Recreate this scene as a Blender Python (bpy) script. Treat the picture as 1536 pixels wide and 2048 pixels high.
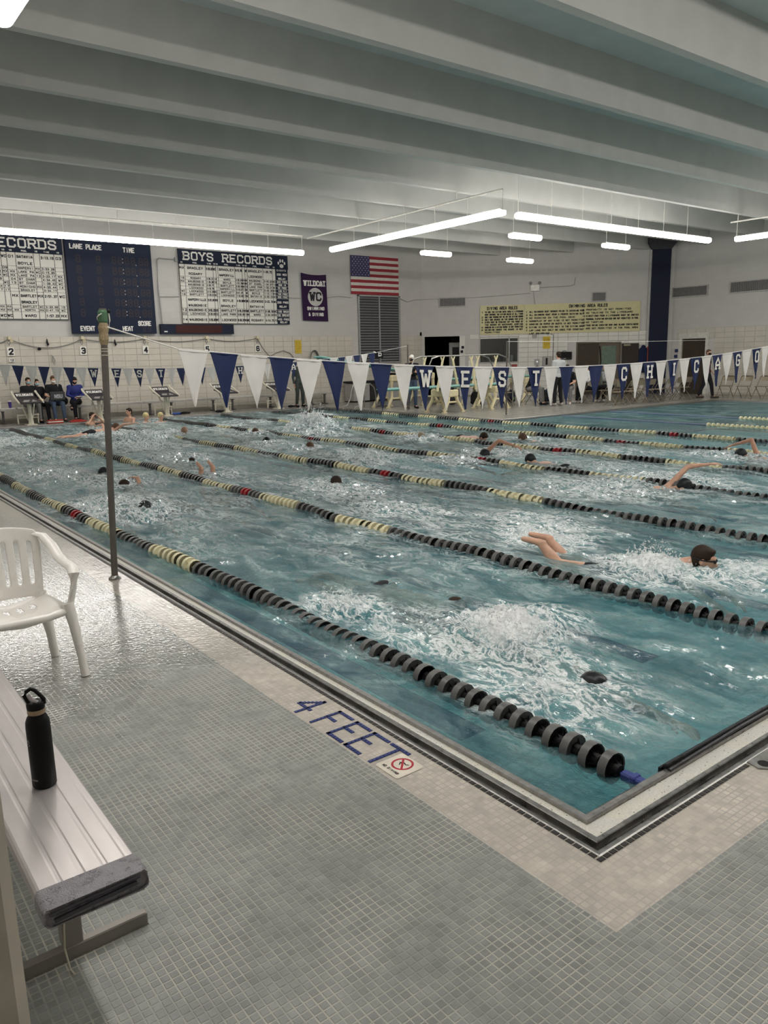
import bpy, bmesh, math, random
import numpy as np
from mathutils import Vector, Matrix, Quaternion
for o in list(bpy.data.objects): bpy.data.objects.remove(o)
rnd = random.Random(7); S = bpy.context.scene; COL = S.collection; PI = math.pi

# ------------------------------------------------------------ camera, world, exposure
cd = bpy.data.cameras.new('camera'); cam = bpy.data.objects.new('camera', cd); COL.objects.link(cam); S.camera = cam
cd.sensor_fit = 'VERTICAL'; cd.sensor_height = 36.0; cd.lens = 1540/2048*36; cd.clip_start = .05; cd.clip_end = 200
R = Matrix(((0.7940824, -0.13688856, 0.59219479), (-0.60742553, -0.1440723, 0.78120254), (-0.02161883, -0.98005341, -0.19755488)))
Rb = Matrix(((R[0][0], -R[0][1], -R[0][2]), (R[1][0], -R[1][1], -R[1][2]), (R[2][0], -R[2][1], -R[2][2])))
CAM = Vector((-2.0276, -1.4646, 1.75))
cam.matrix_world = Matrix.Translation(CAM) @ Rb.to_4x4()
w = bpy.data.worlds.new('world'); S.world = w; w.use_nodes = True
w.node_tree.nodes['Background'].inputs[0].default_value = (.5, .52, .55, 1); w.node_tree.nodes['Background'].inputs[1].default_value = .02
S.view_settings.view_transform = 'Standard'; S.view_settings.look = 'None'; S.view_settings.gamma = 1; S.view_settings.exposure = 0.0
S.view_settings.use_curve_mapping = False
S.cycles.max_bounces = 8; S.cycles.diffuse_bounces = 4; S.cycles.glossy_bounces = 3; S.cycles.transparent_max_bounces = 10
S.cycles.sample_clamp_indirect = 6.0; S.cycles.use_denoising = True
LAMP = 27.0      # emission of the fluorescent lenses
WZ = -0.05       # water level

# ------------------------------------------------------------ materials
def lin(c):
    if isinstance(c, str):
        c = [int(c[i:i+2], 16)/255 for i in (0, 2, 4)]
        c = [x/12.92 if x <= .04045 else ((x+.055)/1.055)**2.4 for x in c]
    return (c[0], c[1], c[2], 1)
class NT:
    def __init__(s, name):
        s.m = bpy.data.materials.new(name); s.m.use_nodes = True; s.t = s.m.node_tree; s.t.nodes.clear()
        s.out = s.n('ShaderNodeOutputMaterial')
    def n(s, kind, _in=None, **kw):
        x = s.t.nodes.new(kind)
        for k, v in kw.items(): setattr(x, k, v)
        for k, v in (_in or {}).items(): s.put(x.inputs[k], v)
        return x
    def put(s, sock, v):
        if isinstance(v, bpy.types.NodeSocket): s.t.links.new(v, sock)
        elif isinstance(v, bpy.types.Node): s.t.links.new(v.outputs[0], sock)
        else: sock.default_value = v
    def math(s, op, a, b=0.0, c=None, clamp=False):
        x = s.n('ShaderNodeMath', operation=op, use_clamp=clamp); s.put(x.inputs[0], a); s.put(x.inputs[1], b)
        if c is not None: s.put(x.inputs[2], c)
        return x.outputs[0]
    def mix(s, f, a, b):
        x = s.n('ShaderNodeMix', data_type='RGBA'); s.put(x.inputs[0], f); s.put(x.inputs[6], a); s.put(x.inputs[7], b); return x.outputs[2]
    def ramp(s, f, lo, hi, a=0.0, b=1.0):
        x = s.n('ShaderNodeMapRange'); s.put(x.inputs[0], f); 
        for i, v in enumerate((lo, hi, a, b)): x.inputs[i+1].default_value = v
        return x.outputs[0]
    def pos(s, scale=(1, 1, 1), rot=(0, 0, 0)):
        g = s.n('ShaderNodeNewGeometry'); m = s.n('ShaderNodeMapping', {0: g.outputs['Position']}); m.inputs[3].default_value = scale; m.inputs[2].default_value = rot; return m.outputs[0]
    def noise(s, vec, scale, detail=3, rough=.5, dist=0):
        x = s.n('ShaderNodeTexNoise', {'Vector': vec, 'Scale': scale, 'Detail': detail, 'Roughness': rough, 'Distortion': dist}); return x.outputs[0]
    def bump(s, h, strength=.3, dist=.01, normal=None):
        x = s.n('ShaderNodeBump', {'Height': h, 'Strength': strength, 'Distance': dist})
        if normal is not None: s.put(x.inputs['Normal'], normal)
        return x.outputs[0]
    def bsdf(s, col, rough=.5, metal=0, normal=None, **kw):
        x = s.n('ShaderNodeBsdfPrincipled', {'Base Color': col, 'Roughness': rough, 'Metallic': metal})
        if normal is not None: s.put(x.inputs['Normal'], normal)
        for k, v in kw.items(): s.put(x.inputs[k.replace('_', ' ')], v)
        return x.outputs[0]
    def done(s, sh): s.put(s.out.inputs[0], sh); return s.m
_mats = {}
def mat(col, rough=.5, metal=0, var=.12, scale=9, bump=.1, spec=.5, emit=0):
    key = (str(col), rough, metal, var, scale, bump, spec, emit)
    if key in _mats: return _mats[key]
    t = NT('surface'); c = lin(col); p = t.pos()
    if spec == .5 and max(c[:3]) < .08 and not metal: spec = .18
    n1 = t.noise(p, scale, 4)
    dark = (c[0]*(1-var), c[1]*(1-var), c[2]*(1-var), 1); lite = (min(1, c[0]*(1+var)), min(1, c[1]*(1+var)), min(1, c[2]*(1+var)), 1)
    colr = t.mix(t.ramp(n1, .3, .7), dark, lite)
    kw = {}
    if emit: kw = {'Emission_Color': c, 'Emission_Strength': emit}
    sh = t.bsdf(colr, t.ramp(n1, .3, .7, max(0, rough-.06), min(1, rough+.06)), metal, t.bump(t.noise(p, scale*6, 3), bump, .004) if bump else None, Specular_IOR_Level=spec, **kw)
    _mats[key] = t.done(sh); return _mats[key]
WHITE = mat('e8e4dc', .5); STEEL = mat((.32, .31, .295), .33, .9, .2, 30); DSTEEL = mat((.13, .125, .12), .4, .8, .2, 20)
BLACK = mat((.012, .012, .014), .5); NAVY = mat((.012, .025, .10), .6, scale=30); SKIN = mat((.62, .36, .25), .45, var=.15, scale=14, bump=.05)
SKIN2 = mat((.50, .27, .18), .45, var=.15, scale=14, bump=.05); HAIR = mat((.03, .018, .012), .6); CREAM = mat((.80, .74, .50), .4)

TP = .0282
def tile_mat(name, base, grout, wet=True, tiles=True, pitch=TP, plane='xy', rough=.42, bstr=.5, spread=.10):
    t = NT(name); g = t.n('ShaderNodeNewGeometry'); sx = t.n('ShaderNodeSeparateXYZ', {0: g.outputs['Position']})
    a, b = sx.outputs['XYZ'.index(plane[0].upper())], sx.outputs['XYZ'.index(plane[1].upper())]
    ua, ub = t.math('DIVIDE', a, pitch), t.math('DIVIDE', b, pitch)
    cell = t.n('ShaderNodeCombineXYZ', {0: t.math('FLOOR', ua), 1: t.math('FLOOR', ub)})
    wn = t.n('ShaderNodeTexWhiteNoise', {0: cell.outputs[0]}, noise_dimensions='2D')
    def edge(u):
        f = t.math('FRACT', u); return t.math('MINIMUM', f, t.math('SUBTRACT', 1.0, f))
    p = t.pos(); e = t.math('MINIMUM', edge(ua), edge(ub)); m = t.ramp(e, .06, .13)
    if tiles and pitch < .1: m = t.math('MAXIMUM', m, t.ramp(t.noise(p, 3.1, 6, .65), .42, .60, .0, .85))      # grime fills many joints
    n1 = t.noise(p, 2.2, 5); n2 = t.noise(p, 14, 4)
    c = lin(base); k = t.ramp(wn.outputs[0], 0, 1, 1-spread, 1+spread)
    k = t.math('MULTIPLY', k, t.ramp(n1, .3, .7, .86, 1.12)); k = t.math('MULTIPLY', k, t.ramp(n2, .3, .7, .84, 1.14))
    colr = t.n('ShaderNodeVectorMath', {0: (c[0], c[1], c[2]), 1: t.n('ShaderNodeCombineXYZ', {0: k, 1: k, 2: k}).outputs[0]}, operation='MULTIPLY').outputs[0]
    colr = t.mix(m, lin(grout), colr) if tiles else colr
    rg = rough
    nrm = t.bump(t.math('ADD', t.math('MULTIPLY', m, .6), t.math('MULTIPLY', t.noise(p, 90, 3), .5)), bstr, .002)
    if wet:
        # puddled water lies on the deck beside the pool, between the bench end and the far half of the deck
        wn2 = t.math('ADD', t.noise(p, 1.3, 5, .6), t.math('MULTIPLY', t.ramp(b, 1.6, 3.2, -.28, .30), 1.0)); wetm = t.ramp(wn2, .42, .62)
        wetm = t.math('MULTIPLY', wetm, t.ramp(a, 3.0, 1.0)); rg = t.ramp(wetm, 0, 1, rough, .11)
        nrm = t.bump(t.math('ADD', t.math('MULTIPLY', m, .35), t.math('ADD', t.math('MULTIPLY', t.noise(p, 38, 2), 1.0), t.math('MULTIPLY', wn.outputs[0], .30))), .75, .0022)
    return t.done(t.bsdf(colr, rg, 0, nrm, Specular_IOR_Level=t.ramp(wetm, 0, 1, .5, 1.0) if wet else .5, **({'Coat_Weight': wetm, 'Coat_Roughness': .14, 'Coat_IOR': 1.6, 'Coat_Normal': nrm} if wet else {})))
T_GREY = tile_mat('grey_deck_tile', (.235, .247, .232), (.44, .42, .37))
T_BAND = tile_mat('beige_deck_tile', (.50, .455, .395), (.40, .37, .33))
T_FAR = tile_mat('far_deck_tile', (.27, .26, .235), (.3, .29, .26), wet=False, pitch=.15, rough=.25)
T_POOL = tile_mat('pool_tile', (.42, .70, .72), (.34, .60, .63), wet=False, pitch=.15, rough=.35)
T_LINE = tile_mat('pool_line_tile', (.015, .05, .17), (.03, .08, .2), wet=False, pitch=.15, rough=.35)
DKTILE = mat((.045, .042, .04), .35, bump=.2); BLUETILE = mat((.02, .035, .16), .4, bump=.2)

def wall_mat(name, col, bl=.4, bh=.2, joint=.5, rough=.75, bst=.25):
    t = NT(name); g = t.n('ShaderNodeNewGeometry'); s3 = t.n('ShaderNodeSeparateXYZ', {0: g.outputs['Position']})
    h = t.math('SUBTRACT', s3.outputs[0], s3.outputs[1])
    v = t.n('ShaderNodeCombineXYZ', {0: h, 1: s3.outputs[2]})
    br = t.n('ShaderNodeTexBrick', {'Vector': v.outputs[0], 'Scale': 1.0, 'Mortar Size': .006, 'Brick Width': bl, 'Row Height': bh, 'Color1': (1, 1, 1, 1), 'Color2': (.95, .95, .95, 1), 'Mortar': (joint, joint, joint, 1)})
    n = t.noise(t.pos(), 1.5, 4); c = lin(col)
    colr = t.n('ShaderNodeMix', {0: 1.0, 6: c, 7: br.outputs[0]}, data_type='RGBA', blend_type='MULTIPLY').outputs[2]
    colr = t.mix(t.ramp(n, .3, .7, 0, .12), colr, (c[0]*.7, c[1]*.7, c[2]*.68, 1))
    return t.done(t.bsdf(colr, rough, 0, t.bump(br.outputs[0], bst, .01), Specular_IOR_Level=.3))
M_UP = wall_mat('painted_block', (.57, .55, .525), joint=.93)
M_GLZ = mat((.56, .52, .45), .35, var=.06, scale=3); M_JNT = mat((.46, .43, .37), .8); M_GLZW = mat((.66, .64, .59), .35, var=.05, scale=3)
M_CEIL = mat((.52, .515, .49), .8, var=.05, scale=2)
M_SLAB = mat((.58, .61, .60), .85, var=.05, scale=2)

def water_mat():
    t = NT('pool_water'); p = t.pos((1, 1, 1)); at = t.n('ShaderNodeAttribute', attribute_name='foam')
    ps = t.pos((1.0, .45, 1), (0, 0, .35))
    nb = t.noise(ps, 9, 6, .62, .9); nc = t.noise(p, 26, 5, .6, .6); nd = t.noise(ps, 2.6, 6, .65, 1.2)
    h = t.math('ADD', t.math('MULTIPLY', nb, 1.0), t.math('MULTIPLY', nc, .35))
    nrm = t.bump(h, .75, .055)
    fo = at.outputs['Fac']
    # foam: streaks where ridged noise is sharp, more of it where the swimmers churn the lanes
    rid = t.math('ABSOLUTE', t.math('SUBTRACT', t.noise(ps, 7, 7, .7, 1.6), .5)); streak = t.ramp(rid, .07, 0.0)
    fm = t.math('MULTIPLY', streak, t.ramp(t.math('ADD', nd, t.math('MULTIPLY', fo, .5)), .44, .80), clamp=True)
    fm = t.math('MULTIPLY', fm, t.ramp(fo, .0, .25, .12, 1.0))
    fm2 = t.ramp(t.math('ADD', t.math('MULTIPLY', t.noise(p, 22, 7, .72, .8), 1.0), t.math('MULTIPLY', fo, .50)), .90, 1.26)
    foam = t.math('MAXIMUM', fm, fm2, clamp=True)
    body = t.mix(t.ramp(t.math('ADD', t.math('MULTIPLY', nd, .6), t.math('MULTIPLY', nb, .4)), .40, .62), (.032, .18, .24, 1), (.32, .58, .58, 1))
    dif = t.n('ShaderNodeBsdfDiffuse', {'Color': body, 'Normal': nrm})
    tr = t.n('ShaderNodeBsdfTransparent', {'Color': (.60, .86, .88, 1)})
    m1 = t.n('ShaderNodeMixShader', {0: t.ramp(t.math('ADD', nd, t.math('MULTIPLY', fo, .6)), .35, 1.0, .24, .66), 1: tr.outputs[0], 2: dif.outputs[0]})
    gl = t.n('ShaderNodeBsdfGlossy', {'Color': (1, 1, 1, 1), 'Roughness': .07, 'Normal': nrm}); fr = t.n('ShaderNodeFresnel', {'IOR': 1.33, 'Normal': nrm})
    m2 = t.n('ShaderNodeMixShader', {0: fr.outputs[0], 1: m1.outputs[0], 2: gl.outputs[0]})
    fd = t.n('ShaderNodeBsdfDiffuse', {'Color': (.93, .95, .95, 1), 'Normal': nrm})
    m3 = t.n('ShaderNodeMixShader', {0: foam, 1: m2.outputs[0], 2: fd.outputs[0]})
    return t.done(m3.outputs[0])
def splash_mat():
    t = NT('splash_froth'); d = t.n('ShaderNodeBsdfDiffuse', {'Color': (.95, .96, .96, 1)}); g = t.n('ShaderNodeBsdfGlossy', {'Roughness': .15})
    tr = t.n('ShaderNodeBsdfTransparent', {'Color': (.95, .98, .98, 1)})
    a = t.n('ShaderNodeMixShader', {0: .15, 1: d.outputs[0], 2: g.outputs[0]}); b = t.n('ShaderNodeMixShader', {0: .7, 1: tr.outputs[0], 2: a.outputs[0]})
    return t.done(b.outputs[0])
WATER = water_mat(); FROTH = splash_mat()
def lens_mat():
    t = NT('lit_lens'); return t.done(t.n('ShaderNodeEmission', {0: (1, .955, .905, 1), 1: LAMP}).outputs[0])
LENS = lens_mat()

# ------------------------------------------------------------ mesh helpers
class MB:
    def __init__(s): s.v = []; s.f = []; s.mi = []; s.k = 0
    def add(s, vs, fs, mi=None):
        o = len(s.v); s.v += [tuple(v) for v in vs]; s.f += [tuple(o+i for i in f) for f in fs]; s.mi += [s.k if mi is None else mi]*len(fs); return s
    def box(s, lo, hi, M=None, ch=0):
        x0, y0, z0 = lo; x1, y1, z1 = hi
        if ch:
            c = min(ch, (x1-x0)*.49, (y1-y0)*.49)
            ring = [(x0+c, y0), (x1-c, y0), (x1, y0+c), (x1, y1-c), (x1-c, y1), (x0+c, y1), (x0, y1-c), (x0, y0+c)]
            z2 = min(c, (z1-z0)*.49); xm, ym = (x0+x1)/2, (y0+y1)/2
            ins = [(xm+(x-xm)*(1-c/(x1-x0)*1.6), ym+(y-ym)*(1-c/(y1-y0)*1.6)) for x, y in ring]
            vs = [(x, y, z0) for x, y in ins]+[(x, y, z0+z2) for x, y in ring]+[(x, y, z1-z2) for x, y in ring]+[(x, y, z1) for x, y in ins]
            fs = [tuple(range(7, -1, -1)), tuple(range(24, 32))]+[(r*8+i, r*8+(i+1) % 8, (r+1)*8+(i+1) % 8, (r+1)*8+i) for r in range(3) for i in range(8)]
        else:
            vs = [(x, y, z) for z in (z0, z1) for x, y in ((x0, y0), (x1, y0), (x1, y1), (x0, y1))]
            fs = [(3, 2, 1, 0), (4, 5, 6, 7), (0, 1, 5, 4), (1, 2, 6, 5), (2, 3, 7, 6), (3, 0, 4, 7)]
        if M is not None: vs = [M @ Vector(v) for v in vs]
        return s.add(vs, fs)
    def tube(s, pts, r, seg=8, cap=True, sq=1.0):
        pts = [Vector(p) for p in pts]; rs = r if isinstance(r, (list, tuple)) else [r]*len(pts); rings = []
        up = Vector((0, 0, 1)); 
        for i, p in enumerate(pts):
            d = (pts[min(i+1, len(pts)-1)]-pts[max(i-1, 0)]).normalized()
            a = d.cross(up)
            if a.length < .1: a = d.cross(Vector((1, 0, 0)))
            a.normalize(); b = d.cross(a)
            rings.append([p+(a*math.cos(t)+b*math.sin(t)*sq)*rs[i] for t in [2*PI*k/seg+(PI/4 if seg == 4 else 0) for k in range(seg)]])
        vs = [v for R_ in rings for v in R_]; n = len(rings)
        fs = [(i*seg+k, i*seg+(k+1) % seg, (i+1)*seg+(k+1) % seg, (i+1)*seg+k) for i in range(n-1) for k in range(seg)]
        if cap: fs += [tuple(range(seg-1, -1, -1)), tuple((n-1)*seg+k for k in range(seg))]
        return s.add(vs, fs)
    def lathe(s, prof, c=(0, 0, 0), seg=16, M=None):
        vs = [(r*math.cos(2*PI*k/seg), r*math.sin(2*PI*k/seg), z) for r, z in prof for k in range(seg)]
        if M is not None: vs = [M @ Vector(v) for v in vs]
        vs = [Vector(v)+Vector(c) for v in vs]; n = len(prof)
        fs = [(i*seg+k, i*seg+(k+1) % seg, (i+1)*seg+(k+1) % seg, (i+1)*seg+k) for i in range(n-1) for k in range(seg)]
        if prof[0][0] > 1e-5: fs.append(tuple(range(seg-1, -1, -1)))
        if prof[-1][0] > 1e-5: fs.append(tuple((n-1)*seg+k for k in range(seg)))
        return s.add(vs, fs)
    def prism(s, poly, h0, h1, M):
        n = len(poly); vs = [M @ Vector((x, y, h0)) for x, y in poly]+[M @ Vector((x, y, h1)) for x, y in poly]
        fs = [tuple(range(n-1, -1, -1)), tuple(range(n, 2*n))]+[(i, (i+1) % n, n+(i+1) % n, n+i) for i in range(n)]
        return s.add(vs, fs)
    def cone(s, a, b, ra, rb, seg=10):
        a, b = Vector(a), Vector(b); d = b-a; L = d.length; d = d.normalized() if L > 1e-6 else Vector((0, 0, 1))
        ps, rs = [], []
        for t in (90, 60, 30): ps.append(a-d*ra*math.sin(math.radians(t))); rs.append(max(ra*math.cos(math.radians(t)), .002))
        ps.append(a); rs.append(ra); ps.append(b); rs.append(rb)
        for t in (30, 60, 90): ps.append(b+d*rb*math.sin(math.radians(t))); rs.append(max(rb*math.cos(math.radians(t)), .002))
        up = Vector((0, 0, 1)); q = d.cross(up); q = d.cross(Vector((1, 0, 0))) if q.length < .1 else q; q.normalize(); e = d.cross(q)
        vs = [p+(q*math.cos(2*PI*k/seg)+e*math.sin(2*PI*k/seg))*r for p, r in zip(ps, rs) for k in range(seg)]; n = len(ps)
        fs = [(i*seg+k, i*seg+(k+1) % seg, (i+1)*seg+(k+1) % seg, (i+1)*seg+k) for i in range(n-1) for k in range(seg)]
        fs += [tuple(range(seg-1, -1, -1)), tuple((n-1)*seg+k for k in range(seg))]
        return s.add(vs, fs)
    def ell(s, c, r, M3=None, seg=12, rings=7):
        c = Vector(c); prof = [(max(math.sin(PI*i/rings), .02), -math.cos(PI*i/rings)) for i in range(rings+1)]; vs = []
        for pr, pz in prof:
            for k in range(seg):
                v = Vector((pr*math.cos(2*PI*k/seg)*r[0], pr*math.sin(2*PI*k/seg)*r[1], pz*r[2])); vs.append(c+(M3 @ v if M3 is not None else v))
        n = len(prof); fs = [(i*seg+k, i*seg+(k+1) % seg, (i+1)*seg+(k+1) % seg, (i+1)*seg+k) for i in range(n-1) for k in range(seg)]
        fs += [tuple(range(seg-1, -1, -1)), tuple((n-1)*seg+k for k in range(seg))]
        return s.add(vs, fs)
    def mesh(s, name, mats, smooth=False):
        me = bpy.data.meshes.new(name); me.from_pydata(s.v, [], s.f); me.validate()
        for m in (mats if isinstance(mats, (list, tuple)) else [mats]): me.materials.append(m)
        if len(me.materials) > 1:
            for p, i in zip(me.polygons, s.mi): p.material_index = i
        if smooth:
            me.polygons.foreach_set('use_smooth', [True]*len(me.polygons))
            try: me.set_sharp_from_angle(angle=math.radians(42))
            except Exception: pass
        return me
    def obj(s, name, mats, parent=None, smooth=False, **kw):
        return link(name, s.mesh(name, mats, smooth), parent, **kw)
def world_of(o):
    M = Matrix.LocRotScale(o.location, o.rotation_euler.to_quaternion(), o.scale)
    return M if o.parent is None else world_of(o.parent) @ o.matrix_parent_inverse @ M
def link(name, me, parent=None, **kw):
    o = bpy.data.objects.new(name, me); COL.objects.link(o)
    if parent is not None:
        o.parent = parent
        o.matrix_parent_inverse = world_of(parent).inverted()
    for k, v in kw.items(): o[k] = v
    return o
def thing(name, label, cat, loc=(0, 0, 0), rz=0, group=None):
    o = bpy.data.objects.new(name, None); COL.objects.link(o); o.location = loc; o.rotation_euler = (0, 0, rz); o.empty_display_size = .1
    o['label'] = label; o['category'] = cat
    if group: o['group'] = group
    return o
def tag(o, label, cat, group=None):
    o['label'] = label; o['category'] = cat
    if group: o['group'] = group
    return o
def dup(root, loc=None, rz=None, label=None, group=None):
    def cp(o, par):
        c = o.copy(); COL.objects.link(c)
        if par is not None: c.parent = par
        for ch in list(o.children): cp(ch, c)
        return c
    r = cp(root, None)
    if loc is not None: r.location = loc
    if rz is not None: r.rotation_euler = (0, 0, rz)
    if label: r['label'] = label
    if group: r['group'] = group
    return r
def struct(o): o['kind'] = 'structure'; return o
def plane_mat(o, u, v):      # matrix whose x axis = u, y axis = v, z axis = u x v, origin o
    u, v = Vector(u).normalized(), Vector(v).normalized(); n = u.cross(v)
    return Matrix(((u.x, v.x, n.x, o[0]), (u.y, v.y, n.y, o[1]), (u.z, v.z, n.z, o[2]), (0, 0, 0, 1)))
def remesh(mb, name, m, voxel, parent=None, smooth=6, extra=None, **kw):
    me = mb.mesh(name, m); ob = bpy.data.objects.new(name, me); COL.objects.link(ob)
    r = ob.modifiers.new('r', 'REMESH'); r.mode = 'VOXEL'; r.voxel_size = voxel; r.use_smooth_shade = True
    sm = ob.modifiers.new('s', 'SMOOTH'); sm.factor = .5; sm.iterations = smooth
    dg = bpy.context.evaluated_depsgraph_get(); out = bpy.data.meshes.new_from_object(ob.evaluated_get(dg)); bpy.data.objects.remove(ob)
    if extra is not None:
        bm = bmesh.new(); bm.from_mesh(out); bm.from_mesh(extra.mesh('x', m)); bm.to_mesh(out); bm.free()
    out.materials.clear(); out.materials.append(m); out.polygons.foreach_set('use_smooth', [True]*len(out.polygons))
    return link(name, out, parent, **kw)

# ------------------------------------------------------------ lettering made of strokes
A_ = {'A': [[(0, 0), (0, 3), (2, 6), (4, 3), (4, 0)], [(0, 2), (4, 2)]], 'B': [[(0, 0), (0, 6), (3, 6), (4, 5), (4, 4), (3, 3.1), (4, 2), (4, 1), (3, 0), (0, 0)], [(0, 3.1), (3, 3.1)]],
 'C': [[(4, 4.6), (4, 5.2), (3.2, 6), (.8, 6), (0, 5.2), (0, .8), (.8, 0), (3.2, 0), (4, .8), (4, 1.4)]], 'D': [[(0, 0), (0, 6), (3, 6), (4, 5), (4, 1), (3, 0), (0, 0)]],
 'E': [[(4, 6), (0, 6), (0, 0), (4, 0)], [(0, 3), (3, 3)]], 'F': [[(4, 6), (0, 6), (0, 0)], [(0, 3), (3, 3)]],
 'G': [[(4, 4.8), (4, 5.2), (3.2, 6), (.8, 6), (0, 5.2), (0, .8), (.8, 0), (3.2, 0), (4, .8), (4, 2.8), (2.4, 2.8)]], 'H': [[(0, 0), (0, 6)], [(4, 0), (4, 6)], [(0, 3), (4, 3)]],
 'I': [[(2, 0), (2, 6)]], 'J': [[(0, 1.4), (.8, 0), (3, 0), (4, 1), (4, 6)]], 'K': [[(0, 0), (0, 6)], [(4, 6), (0, 2.6)], [(1.4, 3.8), (4, 0)]], 'L': [[(0, 6), (0, 0), (4, 0)]],
 'M': [[(0, 0), (0, 6), (2, 2.6), (4, 6), (4, 0)]], 'N': [[(0, 0), (0, 6), (4, 0), (4, 6)]], 'O': [[(.8, 0), (0, .8), (0, 5.2), (.8, 6), (3.2, 6), (4, 5.2), (4, .8), (3.2, 0), (.8, 0)]],
 'P': [[(0, 0), (0, 6), (3.2, 6), (4, 5.2), (4, 3.6), (3.2, 2.8), (0, 2.8)]], 'Q': [[(.8, 0), (0, .8), (0, 5.2), (.8, 6), (3.2, 6), (4, 5.2), (4, .8), (3.2, 0), (.8, 0)], [(2.4, 1.6), (4.2, -.4)]],
 'R': [[(0, 0), (0, 6), (3.2, 6), (4, 5.2), (4, 3.8), (3.2, 3), (0, 3)], [(2.2, 3), (4, 0)]], 'S': [[(4, 4.7), (4, 5.2), (3.2, 6), (.8, 6), (0, 5.2), (0, 4), (.8, 3.3), (3.2, 2.8), (4, 2.1), (4, .8), (3.2, 0), (.8, 0), (0, .8), (0, 1.3)]],
 'T': [[(2, 0), (2, 6)], [(0, 6), (4, 6)]], 'U': [[(0, 6), (0, .8), (.8, 0), (3.2, 0), (4, .8), (4, 6)]], 'V': [[(0, 6), (2, 0), (4, 6)]], 'W': [[(0, 6), (1, 0), (2, 4.5), (3, 0), (4, 6)]],
 'X': [[(0, 0), (4, 6)], [(4, 0), (0, 6)]], 'Y': [[(0, 6), (2, 3), (4, 6)], [(2, 3), (2, 0)]], 'Z': [[(0, 6), (4, 6), (0, 0), (4, 0)]],
 '0': [[(.8, 0), (0, .8), (0, 5.2), (.8, 6), (3.2, 6), (4, 5.2), (4, .8), (3.2, 0), (.8, 0)]], '1': [[(.8, 5), (2, 6), (2, 0)]], '2': [[(0, 5), (.8, 6), (3.2, 6), (4, 5.2), (4, 4), (0, 0), (4, 0)]],
 '3': [[(0, 5.4), (.8, 6), (3.2, 6), (4, 5.2), (4, 3.8), (3, 3.1), (4, 2.4), (4, .8), (3.2, 0), (.8, 0), (0, .6)], [(1.4, 3.1), (3, 3.1)]], '4': [[(3, 0), (3, 6), (0, 2), (4, 2)]],
 '5': [[(4, 6), (0, 6), (0, 3.4), (3.2, 3.4), (4, 2.6), (4, .8), (3.2, 0), (0, 0)]], '6': [[(4, 5.2), (3.2, 6), (.8, 6), (0, 5.2), (0, .8), (.8, 0), (3.2, 0), (4, .8), (4, 2.6), (3.2, 3.3), (0, 3.3)]],
 '7': [[(0, 6), (4, 6), (1.6, 0)]], '8': [[(.8, 3.1), (0, 4), (0, 5.2), (.8, 6), (3.2, 6), (4, 5.2), (4, 4), (3.2, 3.1), (.8, 3.1), (0, 2.2), (0, .8), (.8, 0), (3.2, 0), (4, .8), (4, 2.2), (3.2, 3.1)]],
 '9': [[(0, .8), (.8, 0), (3.2, 0), (4, .8), (4, 5.2), (3.2, 6), (.8, 6), (0, 5.2), (0, 3.6), (.8, 2.8), (4, 2.8)]], '.': [[(1.6, 0), (2.4, 0)]], ':': [[(1.6, 1.2), (2.4, 1.2)], [(1.6, 4), (2.4, 4)]],
 '-': [[(.8, 3), (3.2, 3)]], "'": [[(2, 5), (2, 6)]], '&': [[(4, 0), (.6, 5), (1.6, 6), (2.8, 5), (0, 1.6), (.8, 0), (2.4, 0), (4, 2.4)]]}
SERIF = {'A': [(0, 0), (4, 0)], 'B': [(0, 0), (0, 6)], 'D': [(0, 0), (0, 6)], 'E': [(0, 6), (0, 0)], 'F': [(0, 0), (0, 6)], 'H': [(0, 0), (0, 6), (4, 0), (4, 6)], 'I': [(2, 0), (2, 6)], 'L': [(0, 6), (0, 0)], 'N': [(0, 0), (0, 6), (4, 6)],
 'P': [(0, 0), (0, 6)], 'R': [(0, 0), (0, 6), (4, 0)], 'T': [(2, 0)], 'W': [(0, 6), (4, 6)], 'Y': [(0, 6), (4, 6), (2, 0)], 'K': [(0, 0), (0, 6)], 'M': [(0, 0), (4, 0), (0, 6), (4, 6)]}
def text(mb, s, x, y, h, M, wf=.62, th=.15, gap=.35, serif=False, width=None, dz=.0):
    """letters of cap height h starting at (x, y) in the plane M; width, if given, fits the line to that length"""
    cw = h*wf; n = len(s)
    if width: k = width/max(1e-6, n*(1+gap)-gap); cw = k
    sx, sy, t = cw/4*(1-th*.6), h/6*(1-th), th*h/2
    jz = 0
    for i, ch in enumerate(s.upper()):
        ox = x+i*cw*(1+gap)+t*.6
        for line in A_.get(ch, []):
            P = [Vector((ox+a*sx, y+t+b*sy)) for a, b in line]
            for p, q in zip(P, P[1:]):
                d = (q-p); d = d.normalized() if d.length > 1e-9 else Vector((1, 0)); e = Vector((-d.y, d.x))*t; d = d*t*.8
                jz = (jz+1) % 9; mb.add([M @ Vector((*(c), dz+jz*.00018)) for c in (p-d-e, q+d-e, q+d+e, p-d+e)], [(0, 1, 2, 3)])
        if serif:
            for a, b in SERIF.get(ch, []):
                cx, cy = ox+a*sx, y+t+b*sy; jz = (jz+1) % 9
                mb.add([M @ Vector((cx+u*t*1.9, cy+v*t*.9, dz+.0017+jz*.00018)) for u, v in ((-1, -1), (1, -1), (1, 1), (-1, 1))], [(0, 1, 2, 3)])
    return mb

# ============================================================ ROOM
XL, XR, YN, YF, ZC, ZB = -2.7, 27.2, -4.2, 24.5, 6.55, 5.78       # walls, slab, underside of the beams
PX, PY, PX2, PYC, PYF, PX3 = .2, .224, 13.3, 13.3, 22.62, 24.05   # water edges of the L-shaped pool
IXY = Matrix.Identity(4)
def slab(mb, poly, z0, z1): return mb.prism(poly, z0, z1, IXY)
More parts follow.
